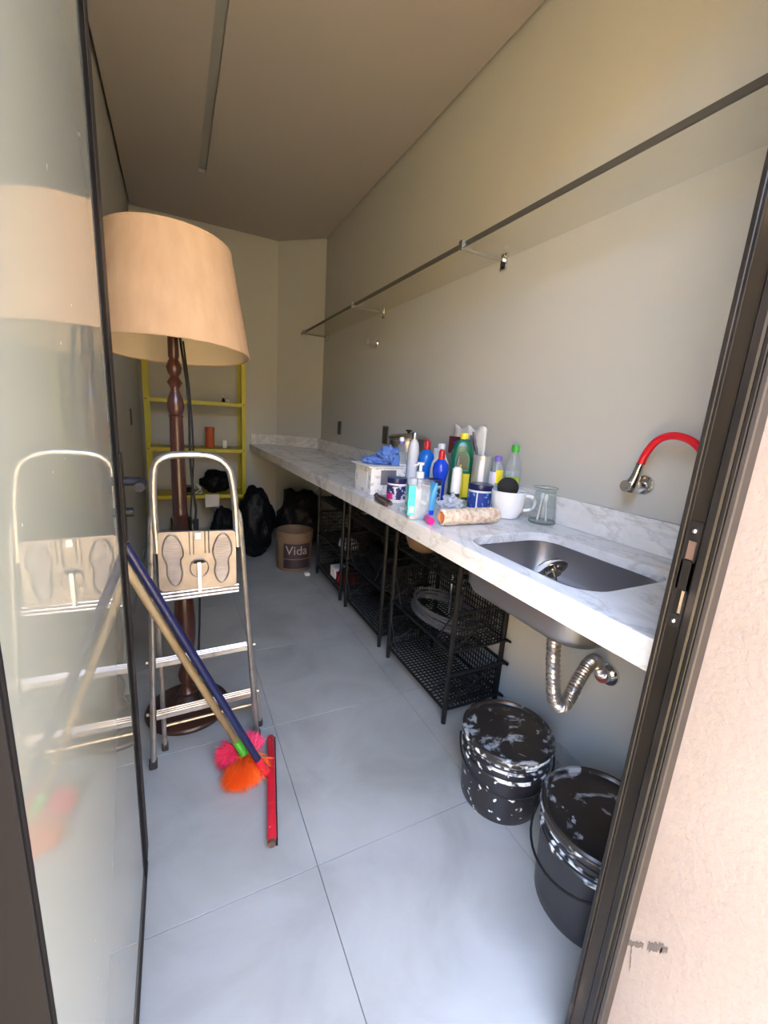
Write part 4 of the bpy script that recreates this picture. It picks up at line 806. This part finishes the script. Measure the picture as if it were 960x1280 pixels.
# light blue squeeze tube standing on its cap, leaning
tb = thing('squeeze_tube', (.875, 1.31, ZT), 'light blue squeeze tube beside the clear pump bottle', 'tube')
b = NB(); loft(b, [[(.872 + x + q, 1.325 + y, Z + z) for x, y in rrect(-a_, a_, -b__, b__, min(a_, b__) * .9, 4)] for a_, b__, z, q in ((.016, .016, .018, 0), (.017, .017, .04, .001), (.014, .020, .08, .004), (.003, .024, .125, .008))]); finish('body', b, skyb, tb)
b = NB(); lathe(b, [(.015, Z), (.0155, Z + .018), (.012, Z + .020)], .872, 1.325, 18); finish('cap', b, bluef, tb)
b = NB(); box(b, .858, .8595, 1.315, 1.335, Z + .035, Z + .10); finish('label', b, labelw, tb, False)
# pink capped small bottle lying
pk = thing('small_bottle', (.79, 1.20, ZT), 'small clear bottle with a pink cap lying by the roller end', 'bottle')
a0, a1 = Vector((.800, 1.228, Z + .0135)), Vector((.782, 1.172, Z + .0135)); dv = (a1 - a0).normalized()
b = NB(); tube(b, [a0 - dv * .035, a0 - dv * .032, a0 - dv * .004, a0], [.009, .012, .012, .009], 14); finish('body', b, clr, pk)
b = NB(); tube(b, [a0, a0 + dv * .003, a1 - dv * .004, a1], [.011, .0130, .0130, .010], 14); finish('cap', b, mat('magenta', (.78, .01, .22), .3), pk)
# crumpled clear film and cap
b = NB(); blob(b, (.95, 1.30, Z + .035), (.045, .05, .038), .6, 2.6, 4, 61, Z); tag(finish('plastic_film', b, clear('film', (.92, .93, .95), 1.4, film=.45, filmcol=(.8, .82, .86)), ang=2.0), 'crumpled clear plastic film behind the fluffy roller', 'plastic film')
b = NB(); lathe(b, [(.013, Z), (.014, Z + .002), (.013, Z + .017), (.001, Z + .018)], .790, 1.395, 18); tag(finish('bottle_cap', b, MATS['frosted']), 'small translucent cap in front of the pink-labelled jar', 'cap')
# paint roller sleeve
rs = thing('roller_sleeve', (.93, 1.17, ZT), 'fluffy cream paint roller sleeve lying in front of the sink', 'paint roller')
b = NB(); P = []; nR = 40; n_ = 28; e0, e1 = Vector((.812, 1.158, Z + .031)), Vector((1.052, 1.152, Z + .031)); ax = (e1 - e0)
rings = []
for i in range(nR + 1):
    c_ = e0 + ax * i / nR; rr = .0285 if 0 < i < nR else .024
    ring = []
    for k in range(n_):
        a = 2 * PI * k / n_; q = rr + .0022 * noise.noise(Vector((i * .55, cos(a) * 3, sin(a) * 3))) + random.uniform(-.0009, .0009); p = c_ + Vector((0, cos(a), sin(a))) * q; p.z = max(p.z, Z); ring.append(b.verts.new(p))
    rings.append(ring)
for A_, B_ in zip(rings, rings[1:]):
    for k in range(n_): b.faces.new((A_[k], A_[(k + 1) % n_], B_[(k + 1) % n_], B_[k]))
for ring, sgn in ((rings[0], 0), (rings[-1], 1)):
    c_ = e0 if not sgn else e1; inn = [b.verts.new(c_ + Vector((0, cos(2 * PI * k / n_), sin(2 * PI * k / n_))) * .020) for k in range(n_)]
    for k in range(n_): b.faces.new((ring[k], ring[(k + 1) % n_], inn[(k + 1) % n_], inn[k]))
finish('fleece', b, fleece, rs, ang=2.5)
b = NB(); tube(b, [e0 - Vector((.001, 0, 0)), e1 + Vector((.001, 0, 0))], .0205, 24, caps=False); tube(b, [e0, e1], .018, 24, caps=False); tube(b, [e0 + Vector((.006, 0, 0)), e0 + Vector((.007, 0, 0))], .0185, 24); finish('card_core', b, cardcore, rs)
# two clear bottles behind the mug
bottle('water_bottle', 1.20, 1.345, [(.028, 0), (.031, .006), (.031, .14), (.026, .175), (.012, .205), (.011, .215)], clr, 'clear bottle with violet cap and yellow label behind the white mug', 'bottle', [(.0145, .208), (.0150, .226), (.011, .231)], purple,
       [(.0316, -1.2, -.1, .09, .165, lav), (.0318, -.1, .9, .12, .175, yell)], inner=[(.028, 0), (.031, .005), (.031, .13)])
bottle('water_bottle', 1.266, 1.322, [(.032, 0), (.035, .006), (.035, .12), (.033, .13), (.035, .18), (.028, .215), (.013, .245), (.012, .255)], clr, 'taller clear bottle with green cap and lime label by the glass jug', 'bottle', [(.0155, .250), (.0155, .275), (.013, .279)], MATS['green_plastic'],
       [(.0358, -.7, .9, .085, .150, lime)], inner=[(.032, 0), (.035, .005), (.035, .12), (.034, .17)])
# mug with round black sponge pad
mg = thing('mug', (1.18, 1.225, ZT), 'large white ceramic mug holding a round black pad', 'mug'); mx, my = 1.165, 1.222
b = NB(); lathe(b, [(.036, Z), (.044, Z + .004), (.058, Z + .030), (.064, Z + .065), (.066, Z + .106), (.0645, Z + .108), (.062, Z + .106), (.060, Z + .065), (.054, Z + .032), (.03, Z + .010)], mx, my, 40); finish('body', b, cerw, mg)
ha = -.62; hv = Vector((cos(ha), sin(ha), 0)); c0 = Vector((mx, my, Z))
b = NB(); tube(b, smoothpath([c0 + hv * .063 + Vector((0, 0, .092)), c0 + hv * .088 + Vector((0, 0, .090)), c0 + hv * .102 + Vector((0, 0, .068)), c0 + hv * .092 + Vector((0, 0, .042)), c0 + hv * .062 + Vector((0, 0, .034))], 6), .0062, 10); finish('handle', b, cerw, mg)
b = NB(); nv = Vector((-.62, -.75, .12)).normalized(); pcn = Vector((1.163, 1.230, Z + .118)); tube(b, [pcn - nv * .008, pcn - nv * .006, pcn + nv * .006, pcn + nv * .008], [.038, .041, .041, .038], 32); tag(finish('sponge_pad', b, blackr), 'round black pad standing upright inside the white mug', 'pad')
# glass jug with white spoons
gj2 = thing('glass_jug', (1.24, 1.155, ZT), 'clear glass jug with a lip, near the backsplash', 'jug'); hx, hy = 1.250, 1.118
b = NB(); lathe(b, [(.046, Z), (.050, Z + .004), (.050, Z + .020), (.046, Z + .06), (.040, Z + .11), (.037, Z + .128), (.042, Z + .138), (.040, Z + .138), (.0345, Z + .127), (.037, Z + .11), (.043, Z + .06), (.0465, Z + .020), (.044, Z + .010), (.001, Z + .008)], hx, hy, 40)
for v in b.verts:
    if v.co.z > Z + .13:
        dd = Vector((v.co.x - hx, v.co.y - hy)); a = math.atan2(dd.y, dd.x); k = max(0, cos(a - 2.6)) ** 6; v.co.x += cos(2.6) * .010 * k; v.co.y += sin(2.6) * .010 * k; v.co.z += .003 * k
finish('glass', b, glassj, gj2, ang=1.0)
b = NB(); tube(b, [(hx + .042 * cos(a * PI / 16), hy + .042 * sin(a * PI / 16), Z + .137) for a in range(32)], .0016, 6, closed=True); finish('rim', b, clear('rim_glass', (.6, .64, .63), 1.5), gj2)
b = NB(); lathe(b, [(.0505, Z + .001), (.0508, Z + .006), (.050, Z + .010)], hx, hy, 36, False, False); finish('foot_ring', b, MATS['rim_glass'], gj2)
for k, (dx, dy, lab) in enumerate(((-.012, .012, 'white plastic spoon in the glass jug, on its left side'), (.012, -.008, 'white plastic spoon in the glass jug, on its right side'))):
    b = NB(); p0 = Vector((hx + dx, hy + dy, Z + .010)); p1 = Vector((hx + dx * -.4, hy + dy * 1.4, Z + .100)); tube(b, [p0, p0.lerp(p1, .5), p1], [.0045, .0035, .003], 8, sq=.6)
    bmesh.ops.create_uvsphere(b, u_segments=12, v_segments=8, radius=1, matrix=Matrix.Translation(p1) @ Matrix.Diagonal((.009, .004, .014, 1))); tag(finish('spoon', b, whitep), lab, 'spoon')
